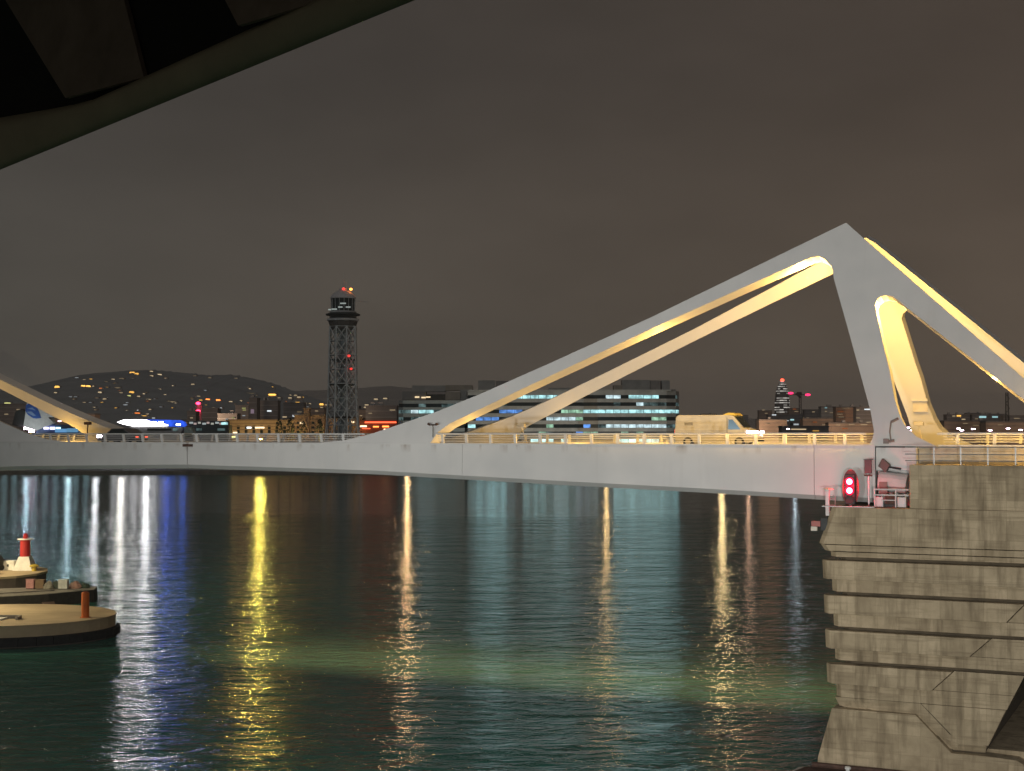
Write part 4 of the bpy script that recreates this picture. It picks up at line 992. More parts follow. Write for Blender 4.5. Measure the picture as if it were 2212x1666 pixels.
for u, pw, where in ((515, 6500, 'at the near end of the amber house'), (575, 6000, 'before the middle of the amber house'), (640, 5500, 'between amber house and gate house'), (690, 5500, 'before the gate house'), (750, 5000, 'before the customs hall')):
    x = at(u, 936, 832)[0]
    t = thing('street_lamp', 'sodium street lamp on the far quay ' + where, 'lamp post', (x, 832, 2), 0, 'sodium lamps before the harbour houses')
    MB().tube((0, 0, 0), (0, 0, 18), 0.12, n=5).build('pole', M_DARK, t); MB().box(-0.5, 0.5, -0.2, 0.2, 18, 18.25).build('lamp_head', M_DARK, t)
    lp = lamp('SPOT', 'street_light', (0, 0.0, 17.6), pw, (1.0, 0.62, 0.24), 0.4, aim=(0, 18, 21), cone=150); lp.parent = t

# ---- dark clipped trees before the amber house
M_LEAF = mat('dark_leaves', (0.05, 0.065, 0.03), 0.8, var=0.5, scale=1.2)
M_BARK = mat('bark', (0.10, 0.075, 0.05), 0.9)
def tree(label, u, vt, Y, r, seed):
    rnd = random.Random(seed)
    p = at(u, vt, Y); h = p[2] - 2.0
    t = thing('tree', label, 'tree', (p[0], Y, 2.0), 0, 'dark trees on the far quay')
    b = MB().tube((0, 0, 0), (0.2, 0, h * 0.75), 0.45, 0.18, 7)
    for k in range(5):
        a = rnd.uniform(0, 6.28); z = h * rnd.uniform(0.45, 0.7)
        b.tube((0.1, 0, z), (math.cos(a) * r * 0.6, math.sin(a) * r * 0.6, z + h * 0.15), 0.15, 0.05, 5)
    b.build('trunk', M_BARK, t)
    c = MB()
    for k in range(420):
        th = rnd.uniform(0, 6.28); zz = rnd.uniform(-1, 1); rr = r * math.sqrt(max(0, 1 - zz * zz)) * rnd.uniform(0.35, 1.08)
        q = Vector((math.cos(th) * rr, math.sin(th) * rr, h * 0.66 + zz * h * 0.36))
        d = Vector((rnd.gauss(0, 1), rnd.gauss(0, 1), rnd.gauss(0, 1))).normalized(); e_ = d.orthogonal().normalized()
        s = rnd.uniform(0.3, 0.75)
        f_ = d.cross(e_)
        c.add([q - e_ * s, q + f_ * s * 0.6, q + e_ * s, q - f_ * s * 0.6], [(0, 1, 2, 3)])
    c.build('crown', M_LEAF, t)
tree('dark rounded tree in front of the middle of the amber house', 603, 908, 838, 2.6, 1)
tree('taller dark tree at the end of the amber house', 627, 906, 838, 2.8, 2)
tree('dark bushy tree before the brown gate house', 655, 912, 836, 2.7, 3)
tree('dark tree between the gate house and the tower legs', 690, 908, 836, 2.6, 4)

# ---- red-lit bar front
rb = thing('bar_front', 'low bar front with glowing red and orange strips right of the tower', 'building', (at(818, 936, 840)[0], 846, 2))
RB = (at(818, 936, 840)[0], 846, 2)
x0, x1, z0, z1 = spread(776, 858, 908, 940, 840)
MB().box(x0, x1, 840, 852, 2, z1).build('wall', mat('bar_wall', (0.26, 0.09, 0.05), 0.8), rb, RB)
m_neon = emat('neon_red', (1.0, 0.13, 0.05), 2.2)
for u0, u1, v, hh, mm_ in ((788, 856, 912.5, 1.6, m_neon), (778, 792, 921, 1.5, em('warm', E_WARM, 3.0)), (806, 818, 922, 1.3, em('orange', E_ORANGE, 4.0)), (826, 840, 921.5, 1.5, em('orange', E_ORANGE, 4.0)), (829, 840, 928, 1.4, em('warm', E_WARM, 3.0)), (782, 800, 926, 0.9, m_neon)):
    a0, a1, b0, b1 = spread(u0, u1, v - hh, v + hh, 839.6); MB().box(a0, a1, 839.5, 839.97, b0, b1).build('light_strip', mm_, rb, RB)
lp = lamp('SPOT', 'bar_glow', (at(815, 936, 830)[0], 828, 26), 1000, (1.0, 0.22, 0.08), 1.0, aim=(at(815, 936, 830)[0], 842, 25), cone=140)

# ---- twin-lamp silo with two red lights and orange floods (centre left)
si = thing('silo', 'grey silo tower carrying two red warning lights', 'silo', (at(430, 936, 1500)[0], 1500, 2))
SI = (at(430, 936, 1500)[0], 1500, 2)
x0, x1, z0, z1 = spread(422, 437, 868, 936, 1500)
MB().lathe([((x1 - x0) / 2, 2), ((x1 - x0) / 2, z1 - 4), ((x1 - x0) / 2.4, z1)], (SI[0], SI[1], 0), 14).build('drum', mat('silo_grey', (0.36, 0.35, 0.36), 0.8), si, SI)
for v in (871.5, 888.3):
    p = at(428, v, 1490); MB().lathe([(0.4, -1.5), (2.2, -0.7), (2.2, 0.7), (0.4, 1.5)], (p[0], 1490, p[2]), 10).build('warning_light', em('hotred', (1.0, 0.03, 0.09), 9.0), si, SI)

# ================================================================== hillside and city
M_HOUSE = [mat('house_grey', (0.34, 0.34, 0.34), 0.9, scale=0.05, var=0.2), mat('house_brown', (0.38, 0.29, 0.23), 0.9, scale=0.05, var=0.2), mat('house_dark', (0.19, 0.18, 0.18), 0.9, scale=0.05, var=0.3), mat('house_pale', (0.36, 0.33, 0.30), 0.9, scale=0.05)]
GL = {'a': ('amber', E_AMBER), 'w': ('warm', E_WARM), 'c': ('white', E_WHITE), 'o': ('orange', E_ORANGE), 'r': ('redlamp', E_RED), 'y': ('yell', E_YELL), 'p': ('pinkwhite', E_PINK), 't': ('teal', E_CYAN)}
def solve_hill(u, v):
    lo, hi = 3600.0, 6000.0
    Y = lo
    while Y < hi:
        p = at(u, v, Y)
        ue = CX + FPX * (p[0] / (6000.0 * (0.75 + 0.25 * Y / 6000.0)))
        if hill_z(ue, Y) >= p[2]: return Y
        Y += 25
    return 5900.0
def hill_house(u, v, kind, w=10.0, h=4.5, st=1.6, far=None, label=None, group='lit houses on the hill'):
    Y = far or solve_hill(u, v) - 15
    p = at(u, v, Y); k = Y / FPX
    hw = max(w * 0.62, 5) * k; hh = max(h * 0.8, 3.2) * k
    rnd = random.Random(int(u * 31 + v * 17))
    t = thing('hill_house', label, 'house', (p[0], Y + 6, p[2] - hh), 0, group)
    O = (p[0], Y + 6, p[2] - hh)
    MB().box(p[0] - hw, p[0] + hw, Y, Y + 14, p[2] - hh * 1.6, p[2] + hh * 0.6).build('wall', M_HOUSE[rnd.choice((0, 0, 3, 1))], t, O)
    MB().loft([(p[0] - hw * 1.05, Y - 0.5, p[2] + hh * 0.6), (p[0] + hw * 1.05, Y - 0.5, p[2] + hh * 0.6), (p[0] + hw * 1.05, Y + 15, p[2] + hh * 0.6), (p[0] - hw * 1.05, Y + 15, p[2] + hh * 0.6)],
              [(p[0] - hw * 0.9, Y + 6, p[2] + hh * 1.0), (p[0] + hw * 0.9, Y + 6, p[2] + hh * 1.0), (p[0] + hw * 0.9, Y + 8, p[2] + hh * 1.0), (p[0] - hw * 0.9, Y + 8, p[2] + hh * 1.0)]).build('roof', M_HOUSE[0], t, O)
    nm, c = GL[kind]
    sk_ = rnd.uniform(-0.12, 0.12)
    x0, x1, z0, z1 = p[0] - w / 2 * k, p[0] + w / 2 * k, p[2] - h / 2 * k, p[2] + h / 2 * k
    MB().loft([(x0, Y - 1.2, z0 * 0.6 + z1 * 0.4), (x0 + (x1 - x0) * .2, Y - 1.2, z0), (x1 - (x1 - x0) * .1, Y - 1.2, z0), (x1, Y - 1.2, z0 * .4 + z1 * .6), (x1 - (x1 - x0) * .2, Y - 1.2, z1), (x0 + (x1 - x0) * .1, Y - 1.2, z1)],
              [(x0, Y - 0.1, z0 * 0.6 + z1 * 0.4), (x0 + (x1 - x0) * .2, Y - 0.1, z0), (x1 - (x1 - x0) * .1, Y - 0.1, z0), (x1, Y - 0.1, z0 * .4 + z1 * .6), (x1 - (x1 - x0) * .2, Y - 0.1, z1), (x0 + (x1 - x0) * .1, Y - 0.1, z1)]).build('lit_window', em(nm, c, st), t, O)
    return t
z1_ = lambda x, y: (x * .2696, 731.9 + y * .2696)
z3_ = lambda x, y: (466.3 + x * .13235, 813.2 + y * .13235)
HL = [  # (x, y, colour, width, height, strength, words)
 (1060, 272, 'a', 12, 3.6, 1.8, 'amber house highest on the hill crest, wide lit front'), (1095, 281, 'a', 9, 3.6, 1.4, 'amber house beside the widest one on the crest'),
 (1212, 264, 'w', 8, 3, 0.9, 'warm-lit house on the very summit of the hill'), (1214, 299, 'w', 8, 3, 0.7, 'warm-lit house just under the summit house'),
 (1275, 290, 'w', 12, 4, 1.1, 'wide peach-lit house right of the summit'), (905, 327, 'w', 8, 3, 0.6, 'pale-lit house on the shoulder left of the summit'),
 (975, 320, 'w', 10, 2.4, 0.22, 'faintly lit long house below the crest'), (615, 315, 'c', 8, 3, 0.35, 'dim white-lit house at the top of the left shoulder'),
 (675, 331, 'w', 7, 3, 0.35, 'dim warm house right of the dim white one'), (728, 327, 'a', 8, 3.4, 0.9, 'orange-lit house ending the row on the left shoulder'),
 (668, 381, 'a', 10, 5, 2.6, 'bright amber house, left one of a touching pair'), (708, 383, 'a', 10, 5, 2.6, 'bright amber house, right one of a touching pair'),
 (458, 391, 'a', 11, 7, 2.2, 'tall amber block alone above the cut-off strut'), (800, 430, 'w', 8, 3, 0.8, 'white-lit house alone in the dark mid slope'),
 (1055, 430, 'a', 11, 4.6, 1.5, 'orange-lit house in the middle of the slope'), (1034, 458, 'y', 8, 3, 0.8, 'yellow-lit house under the orange one'),
 (970, 435, 'w', 8, 3, 0.35, 'dim rosy house left of the orange one'), (1110, 462, 'w', 7, 2.6, 0.6, 'white-lit house right of the yellow one'),
 (838, 486, 'w', 8, 5, 0.45, 'round-topped pale house above the strut'), (1190, 488, 'w', 12, 2.8, 0.4, 'long dim terrace mid slope'),
 (1380, 507, 'w', 16, 2.6, 0.3, 'longest dim terrace low on the slope'), (1545, 370, 'w', 8, 5, 0.45, 'pale house high on the right slope'),
 (1590, 462, 'w', 8, 2.6, 0.4, 'dim house above the silo'), (1608, 496, 'a', 8, 4, 1.2, 'orange house touching the top of the silo'),
 (1665, 491, 'o', 10, 5.5, 3.5, 'hot orange floodlit house, left one of two'), (1748, 496, 'o', 10, 5.5, 3.5, 'hot orange floodlit house, right one of two'),
 (1848, 506, 'w', 8, 3, 0.7, 'pinkish house right of the orange pair'), (1925, 498, 'w', 8, 3, 0.5, 'pale house at the foot of the right slope'),
 (1690, 578, 'y', 16, 2.6, 0.4, 'flat with two rows of yellowish windows'), (1690, 590, 'y', 13, 2.6, 0.45, 'lower row house of yellowish windows'),
 (1722, 646, 'o', 10, 5, 1.6, 'red-orange lit house just above the transit shed'), (1100, 599, 'o', 12, 4, 1.4, 'orange house over the white ferry deck'),
 (1150, 622, 'a', 18, 3.6, 1.1, 'long amber house over the white ferry deck'), (1175, 606, 'w', 10, 2.4, 0.6, 'pale house between the ferry-side amber ones'),
 (1230, 636, 'c', 7, 2.6, 0.5, 'white house above the blue ferry stern'), (1005, 530, 'c', 10, 2.6, 0.3, 'dim bluish house above the ferry'),
 (1020, 514, 'c', 6, 2.4, 0.3, 'small dim bluish house above the ferry'), (565, 465, 'c', 7, 2.4, 0.22, 'faint house, left of two over the strut'), (605, 467, 'c', 7, 2.4, 0.22, 'faint house, right of two over the strut'),
 (675, 513, 'w', 7, 2.6, 0.45, 'pale house just clear of the strut edge'), (60, 517, 'y', 14, 3, 1.0, 'yellow-green lit house under the cut-off strut'), (80, 590, 'w', 13, 3, 0.45, 'pale house beside the dark ferry casing'),
 (130, 575, 'w', 12, 2.6, 0.4, 'rosy house beside the dark ferry casing'), (113, 416, 'a', 10, 3.6, 1.2, 'amber house tucked under the cut-off strut'), (200, 490, 'c', 7, 3, 0.25, 'faint house left of the funnel'),
 (1905, 545, 'w', 6, 2.4, 0.25, 'faint low house beside the right slope'), (1955, 562, 'y', 7, 3, 0.35, 'faint yellow house beside the dark flats'), (2000, 438, 'w', 22, 2, 0.10, 'faint long lane wall on the right slope'),
 (1560, 610, 'w', 8, 2, 0.3, 'faint house at the foot of the silo'), (850, 346, 'w', 7, 2, 0.16, 'barely lit house high on the shoulder'), (940, 393, 'w', 12, 2, 0.2, 'barely lit row under the shoulder'),
 (1680, 312, 'w', 7, 2.4, 0.18, 'barely lit house near the round right summit'), (1560, 300, 'w', 6, 2.6, 0.18, 'barely lit hut at the saddle')]
for x, y, k, w, h, st, lab in HL:
    u, v = z1_(x, y)
    hill_house(u, v, k, w, h, st, label=lab)
H3 = [(920, 299, 'a', 17, 3.6, 2.4, 'long amber-lit house highest above the dark flats'), (1030, 350, 'w', 6, 2, 0.3, 'faint house right under the long amber one'), (1210, 352, 'w', 8, 2.4, 0.5, 'pale house above the gate house'), (1355, 340, 'w', 9, 2.4, 0.55, 'pale house nearest the tower top of slope'),
 (1300, 310, 'w', 7, 2.4, 0.35, 'faint house above the pale one by the tower'), (815, 440, 'w', 7, 2.4, 0.35, 'faint house over the dark flats'), (812, 390, 'w', 6, 2.4, 0.3, 'fainter house over the dark flats'), (1345, 432, 'a', 13, 3.4, 1.5, 'amber house left of the tower shaft'), (1455, 440, 'w', 8, 2.4, 0.45, 'pale house touching the amber one by the tower'),
 (1355, 492, 'w', 9, 2.6, 0.6, 'peach house below the amber one by the tower'), (1165, 437, 'w', 8, 2.2, 0.3, 'faint pale house left of the tower'), (1725, 456, 'a', 9, 4, 1.7, 'amber house against the tower leg'), (1835, 466, 'w', 16, 2.4, 0.4, 'long pale house behind the tower legs'), (1725, 508, 'w', 6, 2.2, 0.4, 'small house under the amber one at the tower leg'), (270, 420, 'p', 0, 0, 0, '')]
for x, y, k, w, h, st, lab in H3:
    if not w: continue
    u, v = z3_(x, y)
    hill_house(u, v, k, w, h, st, far=2600, label=lab, group='lit houses below the hill')
for (u, v), lab in (((812.0, 862.5), 'pale house right of the tower'), ((790, 880), 'warm house behind the bar front'), ((785, 887), 'white-lit house behind the bar front'), ((792, 875), 'dim peach house behind the bar front'), ((845, 884), 'pale house beside the office wing'), ((832, 861), 'faint house left of the office wing roof')):
    hill_house(u, v, 'w', 9, 2.2, 0.6, far=2600, label=lab, group='lit houses below the hill')

rnd = random.Random(77)
for k in range(95):
    u = rnd.uniform(10, 690); top = interp(RIDGE, u) + 4
    v = top + (rnd.random() ** 0.7) * max(4, 893 - top)
    if u < 330 and v > 800 + (u * 0.42) and u < 300: continue
    hill_house(u, v, rnd.choice('wwwacwo'), rnd.uniform(3, 6.5), rnd.uniform(1.6, 2.4), rnd.choice((0.18, 0.3, 0.45, 0.7)), label='tiny dim house with one faint window scattered over the dark hill', group='tiny dim houses scattered over the hill')
# city blocks: wall, roof parapet and the lit windows the photograph shows
def block(label, u0, u1, v0, Y, wall, wins=(), dep=16, rz=0, group=None, parapet=True, vb=940, rows=True):
    x0, x1, _, z1 = spread(u0, u1, v0, vb, Y)
    O = ((x0 + x1) / 2, Y + dep / 2, 2.0)
    t = thing('city_block', label, 'building', O, 0, group)
    m = M_HOUSE[wall] if isinstance(wall, int) else wall
    MB().box(x0, x1, Y, Y + dep, 2.0, z1).build('wall', m, t, O)
    if parapet: MB().box(x0 - 0.3, x1 + 0.3, Y - 0.3, Y + dep + 0.3, z1, z1 + 1.1).build('parapet', M_HOUSE[2], t, O)
    rnd = random.Random(int(u0 * 13 + v0 * 7))
    if rows:                                   # floor slabs standing proud give each facade its storeys
        z = z1 - 3.2
        nb = 0
        while z > EYE - 4 and nb < 9:
            MB().box(x0 - 0.15, x1 + 0.15, Y - 0.5, Y - 0.002, z - 0.25, z + 0.25).build('balcony', M_HOUSE[2] if wall != 2 else M_HOUSE[0], t, O); z -= 4.6; nb += 1
        for k in range(rnd.randrange(0, 3)):
            xa = rnd.uniform(x0, x1 - 4); MB().box(xa, xa + 3, Y + 3, Y + 7, z1 + 1.1, z1 + 3.5).build('roof_hut', M_HOUSE[0], t, O)
    for u, v, w, h, k, st in wins:
        p = at(u, v, Y); kk = Y / FPX
        MB().box(p[0] - w / 2 * kk, p[0] + w / 2 * kk, Y - 0.8, Y - 0.55, p[2] - h / 2 * kk, p[2] + h / 2 * kk).build('lit_window', em(GL[k][0], GL[k][1], st), t, O)
    return t
BL = [
 ('dark apartment slab with one white-lit window behind the amber house', 556, 600, 868, 1300, 2, ((582, 888, 9, 2.6, 'c', 1.2),)),
 ('dark tower block with a pink sign high on its wall', 538, 555, 862, 1250, 2, ((545.5, 889, 7, 9, 'p', 0.20),)),
 ('low grey block with greenish window rows left of the pink sign', 508, 537, 878, 1280, 2, ((527, 882, 8, 1.8, 'y', 0.4), (528, 886, 7, 1.8, 'y', 0.4), (527, 898, 6, 2, 'c', 0.3))),
 ('dark slab behind the gate house with a bright white window', 612, 656, 872, 1350, 2, ((640, 898.5, 15, 2.8, 'c', 1.4), (615, 901, 9, 2, 'w', 0.6), (647, 890, 10, 3, 'w', 0.12))),
 ('brown block tucked between the tower and the gate house', 664, 700, 884, 1300, 1, ((684, 888, 6, 2, 'w', 0.3),)),
 ('dark shed roofs above the bar front', 790, 857, 879, 1100, 2, ((800, 893, 8, 1.6, 'w', 0.3), (848, 886, 12, 1.8, 'w', 0.35))),
 ('brown low block right of the tower shaft', 770, 792, 886, 1200, 1, ((780, 898, 5, 1.6, 'w', 0.35),)),
 ('dark low block under the silo lights', 436, 470, 884, 1350, 2, ((455, 890, 0.1, 0.1, 'w', 0.1),)),
 ('dark low block left of the silo', 404, 423, 890, 1350, 2, ((414, 903, 6, 1.8, 'w', 0.4),)),
 ('long dark row behind the transit shed', 470, 512, 896, 1200, 2, ((490, 906, 6, 2, 'c', 0.35), (504, 903, 6, 2, 'y', 0.3))),
 ('dark block between funnel and cut-off strut', 118, 205, 896, 1250, 1, ()),
 ('dark low town row at the frame edge', -40, 60, 874, 1700, 2, ((14, 895, 8, 2, 'w', 0.3), (40, 885, 8, 2.4, 'w', 0.25))),
 # right of the office block
 ('dark low row at the foot of the bullet tower', 1660, 1768, 897, 2300, 2, ((1672, 896.5, 9, 2, 'c', 0.9), (1711, 907, 8, 3, 't', 0.8), (1718, 917, 14, 3.2, 'c', 0.5), (1700, 909, 8, 1.6, 'c', 0.5), (1755, 898, 7, 1.8, 'c', 0.5), (1690, 912, 7, 1.4, 'w', 0.3))),
 ('brown block left of the bullet tower', 1640, 1668, 888, 2500, 1, ((1649, 886, 5, 1.6, 'w', 0.35), (1655, 893, 6, 1.4, 'w', 0.25))),
 ('brown block half hidden by the bullet tower', 1704, 1728, 883, 2600, 1, ((1716, 884, 7, 1.6, 'o', 0.25), (1720, 889, 8, 1.4, 'w', 0.25))),
 ('dark block with a rooftop light right of the crane', 1738, 1772, 886, 2200, 2, ((1757, 890, 6, 1.6, 'w', 0.3), (1745, 903, 5, 1.4, 'w', 0.3))),
 ('grey tall flats with a cyan window beside the brown tower', 1774, 1806, 880, 1900, 0, ((1784, 881, 5, 2.6, 't', 0.3), (1784, 889, 4, 1.6, 'w', 0.25), (1796, 892, 8, 1.4, 'w', 0.2))),
 ('brown tall flats with rows of rosy windows', 1806, 1850, 880.5, 1800, mat('flats_rosy', (0.38, 0.24, 0.17), 0.9, scale=0.05), ((1816, 889, 12, 1.8, 'o', 0.16), (1814, 895, 12, 1.8, 'w', 0.18), (1817, 901, 12, 1.8, 'w', 0.16), (1828, 882, 18, 1.6, 'w', 0.12))),
 ('dark tall flats with a white roof lamp against the near pylon', 1850, 1890, 881, 1750, 2, ((1874, 884.5, 14, 2.4, 'c', 1.1), (1853, 886, 6, 1.8, 'w', 0.5), (1853, 903, 8, 1.6, 'w', 0.3), (1876, 913, 9, 2.2, 'w', 0.7), (1855, 914, 6, 1.6, 'w', 0.3))),
 ('low pinkish block below the grey flats', 1735, 1800, 905, 1600, 1, ((1760, 912, 9, 1.6, 'o', 0.25), (1780, 918, 10, 1.4, 'w', 0.25), (1748, 921, 8, 1.6, 'w', 0.3))),
 ('long low rosy row before the tall flats', 1790, 1890, 915, 1500, 1, ((1810, 918, 10, 1.4, 'w', 0.35), (1840, 917, 12, 1.4, 'w', 0.35), (1866, 917.5, 14, 1.6, 'w', 0.4), (1825, 926, 12, 1.6, 'o', 0.35))),
 ('long dark quay shed with a pale strip light', 1690, 1790, 923, 1150, 2, ((1725, 927.5, 32, 2, 'w', 0.7), (1762, 931, 14, 1.6, 'a', 0.7))),
 ('low brown rows between van and bullet tower', 1640, 1700, 908, 1700, 1, ((1660, 915, 8, 1.4, 'w', 0.25), (1680, 922, 8, 1.4, 'w', 0.3))),
 ('dark low block between the two pylon feet', 1940, 2000, 903, 1600, 2, ((1971, 903, 6, 1.8, 'w', 0.4), (1987, 911.5, 6, 1.4, 'w', 0.3))),
 ('dark block with one amber window right of the far pylon', 2046, 2095, 897, 1900, 2, ((2071, 898.5, 9, 3, 'a', 1.5), (2060, 899, 6, 3, 'w', 0.3), (2081, 906, 8, 2, 'w', 0.5))),
 ('dark long block with two cyan signs', 2100, 2168, 897, 1900, 2, ((2122.5, 901, 15, 4, 't', 0.75), (2149, 901, 12, 3.4, 't', 0.6), (2110, 905, 8, 1.6, 'w', 0.2))),
 ('low block at the frame edge behind the lattice mast', 2168, 2260, 899, 1850, 2, ((2196, 904, 12, 1.6, 'w', 0.25),)),
 ('brown low row along the road behind the approach railing', 2040, 2130, 911, 1400, 1, ((2085, 915, 10, 1.4, 'w', 0.25), (2108, 919, 12, 1.4, 'w', 0.2))),
 ('brown low row continuing past the lattice mast', 2130, 2250, 913, 1380, 1, ((2160, 918, 10, 1.4, 'w', 0.22),)),
 ('small dark hut with an amber lamp beside the far pylon', 1976, 1996, 921, 1150, 2, ((1986, 930, 9, 2.4, 'a', 1.6),)),
]
for b in BL: block(*b)
# random depth behind: smaller dark fill blocks low in the town
seen_ = set()
rnd = random.Random(21)
for k in range(70):
    u = rnd.choice([rnd.uniform(150, 860), rnd.uniform(1490, 1890), rnd.uniform(2040, 2215)])
    v = rnd.uniform(893, 918); Y = rnd.uniform(2600, 3400); w = rnd.uniform(14, 34)
    ws = [(u + rnd.uniform(0, w), v + rnd.uniform(3, 16), rnd.uniform(3, 7), 1.5, rnd.choice('wwwca'), rnd.uniform(0.1, 0.45)) for _ in range(rnd.randrange(1, 4))]
    wl_ = rnd.choice([0, 1, 2, 1])
    lab = '%s block low on the %s, %s, with %s faint window%s' % (('grey', 'brown', 'dark')[wl_], 'skyline between hill and harbour houses' if u < 860 else 'skyline beyond the van' if u < 1900 else 'skyline over the approach railing', 'narrow' if w < 20 else 'broad' if w > 27 else 'middling', ('one', 'two', 'three')[len(ws) - 1], '' if len(ws) == 1 else 's')
    if lab in seen_: continue
    seen_.add(lab)
    block(lab, u, u + w, v, Y, wl_, ws, group='dim city blocks on the far skyline')

# ---- bullet-shaped tower with lit floor bands
bt = thing('bullet_tower', 'bullet-shaped high-rise with white lit floors and a red light on its tip', 'tower', (at(1690, 936, 3300)[0], 3300, 2))
BO = (at(1690, 936, 3300)[0], 3300, 2)
zt = at(1690, 824, 3300)[2]
def br_(z):
    t = max(0.0, (z - 62) / (zt - 62 + 1.5)); return 16.2 * max(0.0, 1 - min(1, t) ** 3.0) ** 0.62 + 1.2
zs = [2 + (zt - 2) * i / 26 for i in range(27)]
rnd = random.Random(5)
MB().lathe([(br_(z) - 0.9, z) for z in zs], (BO[0], BO[1], 0), 24).build('core', M_HOUSE[2], bt, BO)
for a, b in zip(zs, zs[1:]):
    if b < EYE + 4: continue
    MB().lathe([(br_(a), a), (br_(a + (b - a) * .5), a + (b - a) * 0.5)], (BO[0], BO[1], 0), 24).build('floor_band', M_HOUSE[2], bt, BO)
    ft_ = (a - 2) / (zt - 2)
    for i in range(6):
        if rnd.random() < (0.85 if 0.70 < ft_ < 0.80 else 0.22): continue
        n3 = 4; z0, z1 = a + (b - a) * 0.54, b - (b - a) * 0.04
        P = lambda an, r, z: (BO[0] + r * math.cos(an), BO[1] + r * math.sin(an), z)
        r0, r1 = br_(z0) - 0.05, br_(z1) - 0.05
        A0, A1 = [], []
        for q in range(n3 + 1):
            an = -math.pi + math.pi * (i + q / n3) / 6
            A0.append(P(an, r0, z0)); A1.append(P(an, r1, z1))
        m = MB().add(A0 + A1, [(q, q + 1, q + n3 + 2, q + n3 + 1) for q in range(n3)])
        m.build('lit_window', em('bullet%d' % ((i + int(a)) % 3), (0.95, 0.90, 0.82), (0.62, 0.40, 0.26)[(i + int(a)) % 3]), bt, BO)
MB().lathe([(1.0, zt), (4.0, zt + 0.5), (4.0, zt + 4), (1.5, zt + 6)], (BO[0], BO[1] - 3, 0), 10).build('warning_light', em('towerred', (1.0, 0.06, 0.03), 6.0), bt, BO)

# ---- tower crane behind it, with a red light at each end of the jib
crn = thing('tower_crane', 'dark tower crane with a red light at each end of its jib', 'crane', (at(1729, 936, 2400)[0], 2400, 2))
CO = (at(1729, 936, 2400)[0], 2400, 2)
pz = at(1729, 853, 2400)[2]
for dx, dy in ((-1.6, -1.6), (1.6, -1.6), (1.6, 1.6), (-1.6, 1.6)):
    MB().tube((CO[0] + dx, CO[1] + dy, 2), (CO[0] + dx, CO[1] + dy, pz), 0.35, n=4).build('mast_chord', M_DARK, crn, CO)
m = MB(); z = 2; sg_ = 1
while z < pz - 4:
    m.tube((CO[0] - 1.6 * sg_, CO[1] - 1.6, z), (CO[0] + 1.6 * sg_, CO[1] - 1.6, z + 4), 0.25, n=4); z += 4; sg_ = -sg_
m.build('lattice', M_DARK, crn, CO)
xa, xb = at(1706, 936, 2400)[0], at(1747, 936, 2400)[0]
MB().box(xa, xb, CO[1] - 0.6, CO[1] + 0.6, pz - 0.6, pz + 0.6).build('jib', M_DARK, crn, CO)
MB().box(CO[0] - 5.5, CO[0] + 2.5, CO[1] - 1.5, CO[1] + 1.5, pz + 0.6, pz + 4.5).build('cab', M_DARK, crn, CO)
MB().loft([(CO[0] - 9, CO[1] - 1, pz + 2), (CO[0], CO[1] - 1, pz - 6), (CO[0] + 2, CO[1] - 1, pz - 4), (CO[0] - 3, CO[1] - 1, pz + 3)], [(CO[0] - 9, CO[1] + 1, pz + 2), (CO[0], CO[1] + 1, pz - 6), (CO[0] + 2, CO[1] + 1, pz - 4), (CO[0] - 3, CO[1] + 1, pz + 3)]).build('counterweight', M_DARK, crn, CO)
for u, v in ((1708, 849.5), (1745, 853)):
    p = at(u, v, 2398); MB().lathe([(0.5, -2), (4.2, -1.2), (4.2, 1.2), (0.5, 2)], (p[0], 2398, p[2]), 10).build('warning_light', em('cranered', (1.0, 0.03, 0.14), 2.5), crn, CO)

# ---- dark lattice mast at the right
lm = thing('lattice_mast', 'dim lattice mast standing behind the near backstay', 'mast', (at(2176, 936, 1500)[0], 1500, 2))
LO = (at(2176, 936, 1500)[0], 1500, 2)
ztop = at(2176, 848, 1500)[2]
for dx, dy in ((-2, -2), (2, -2), (2, 2), (-2, 2)):
    MB().tube((LO[0] + dx, LO[1] + dy, 2), (LO[0] + dx * 0.5, LO[1] + dy * 0.5, ztop), 0.45, 0.3, n=4).build('mast_leg', M_DARK, lm, LO)
z = 2; sg_ = 1
while z < ztop - 5:
    MB().tube((LO[0] - 1.9 * sg_, LO[1] - 1.9, z), (LO[0] + 1.9 * sg_, LO[1] - 1.9, z + 5), 0.25, n=4).build('brace', M_DARK, lm, LO); z += 5; sg_ = -sg_

# ================================================================== left jetty beyond the bridge
M_CAIS = mat('caisson_concrete', (0.52, 0.42, 0.27), 0.85, scale=0.30, col2=(0.33, 0.26, 0.17), stretch=(0.5, 1.0, 1.0), detail=8)
M_CAISD = mat('weathered_concrete', (0.36, 0.34, 0.30), 0.9, scale=0.5, var=0.25)
def stadium(cx, cy_, rx, ry, n=40, rot=0):
    return [(cx + rx * math.cos(2 * math.pi * i / n) * math.cos(rot) - ry * math.sin(2 * math.pi * i / n) * math.sin(rot), cy_ + rx * math.cos(2 * math.pi * i / n) * math.sin(rot) + ry * math.sin(2 * math.pi * i / n) * math.cos(rot)) for i in range(n)]
cs_ = thing('mooring_caisson', 'round beige concrete mooring caisson with a black fender skirt', 'caisson', (-54, 156, 0))
KO = (-54, 156, 0)
MB().prism(stadium(-54.6, 156, 12.3, 9.6), -1, 2.15).build('wall', M_CAIS, cs_, KO)
MB().prism(stadium(-54.6, 156, 12.4, 9.7), 2.151, 2.25).build('top_slab', M_CAIS, cs_, KO)
ring = MB(); pts = stadium(-54.6, 156, 12.8, 10.1, 44)
for (a, b) in zip(pts, pts[1:] + pts[:1]):
    pass
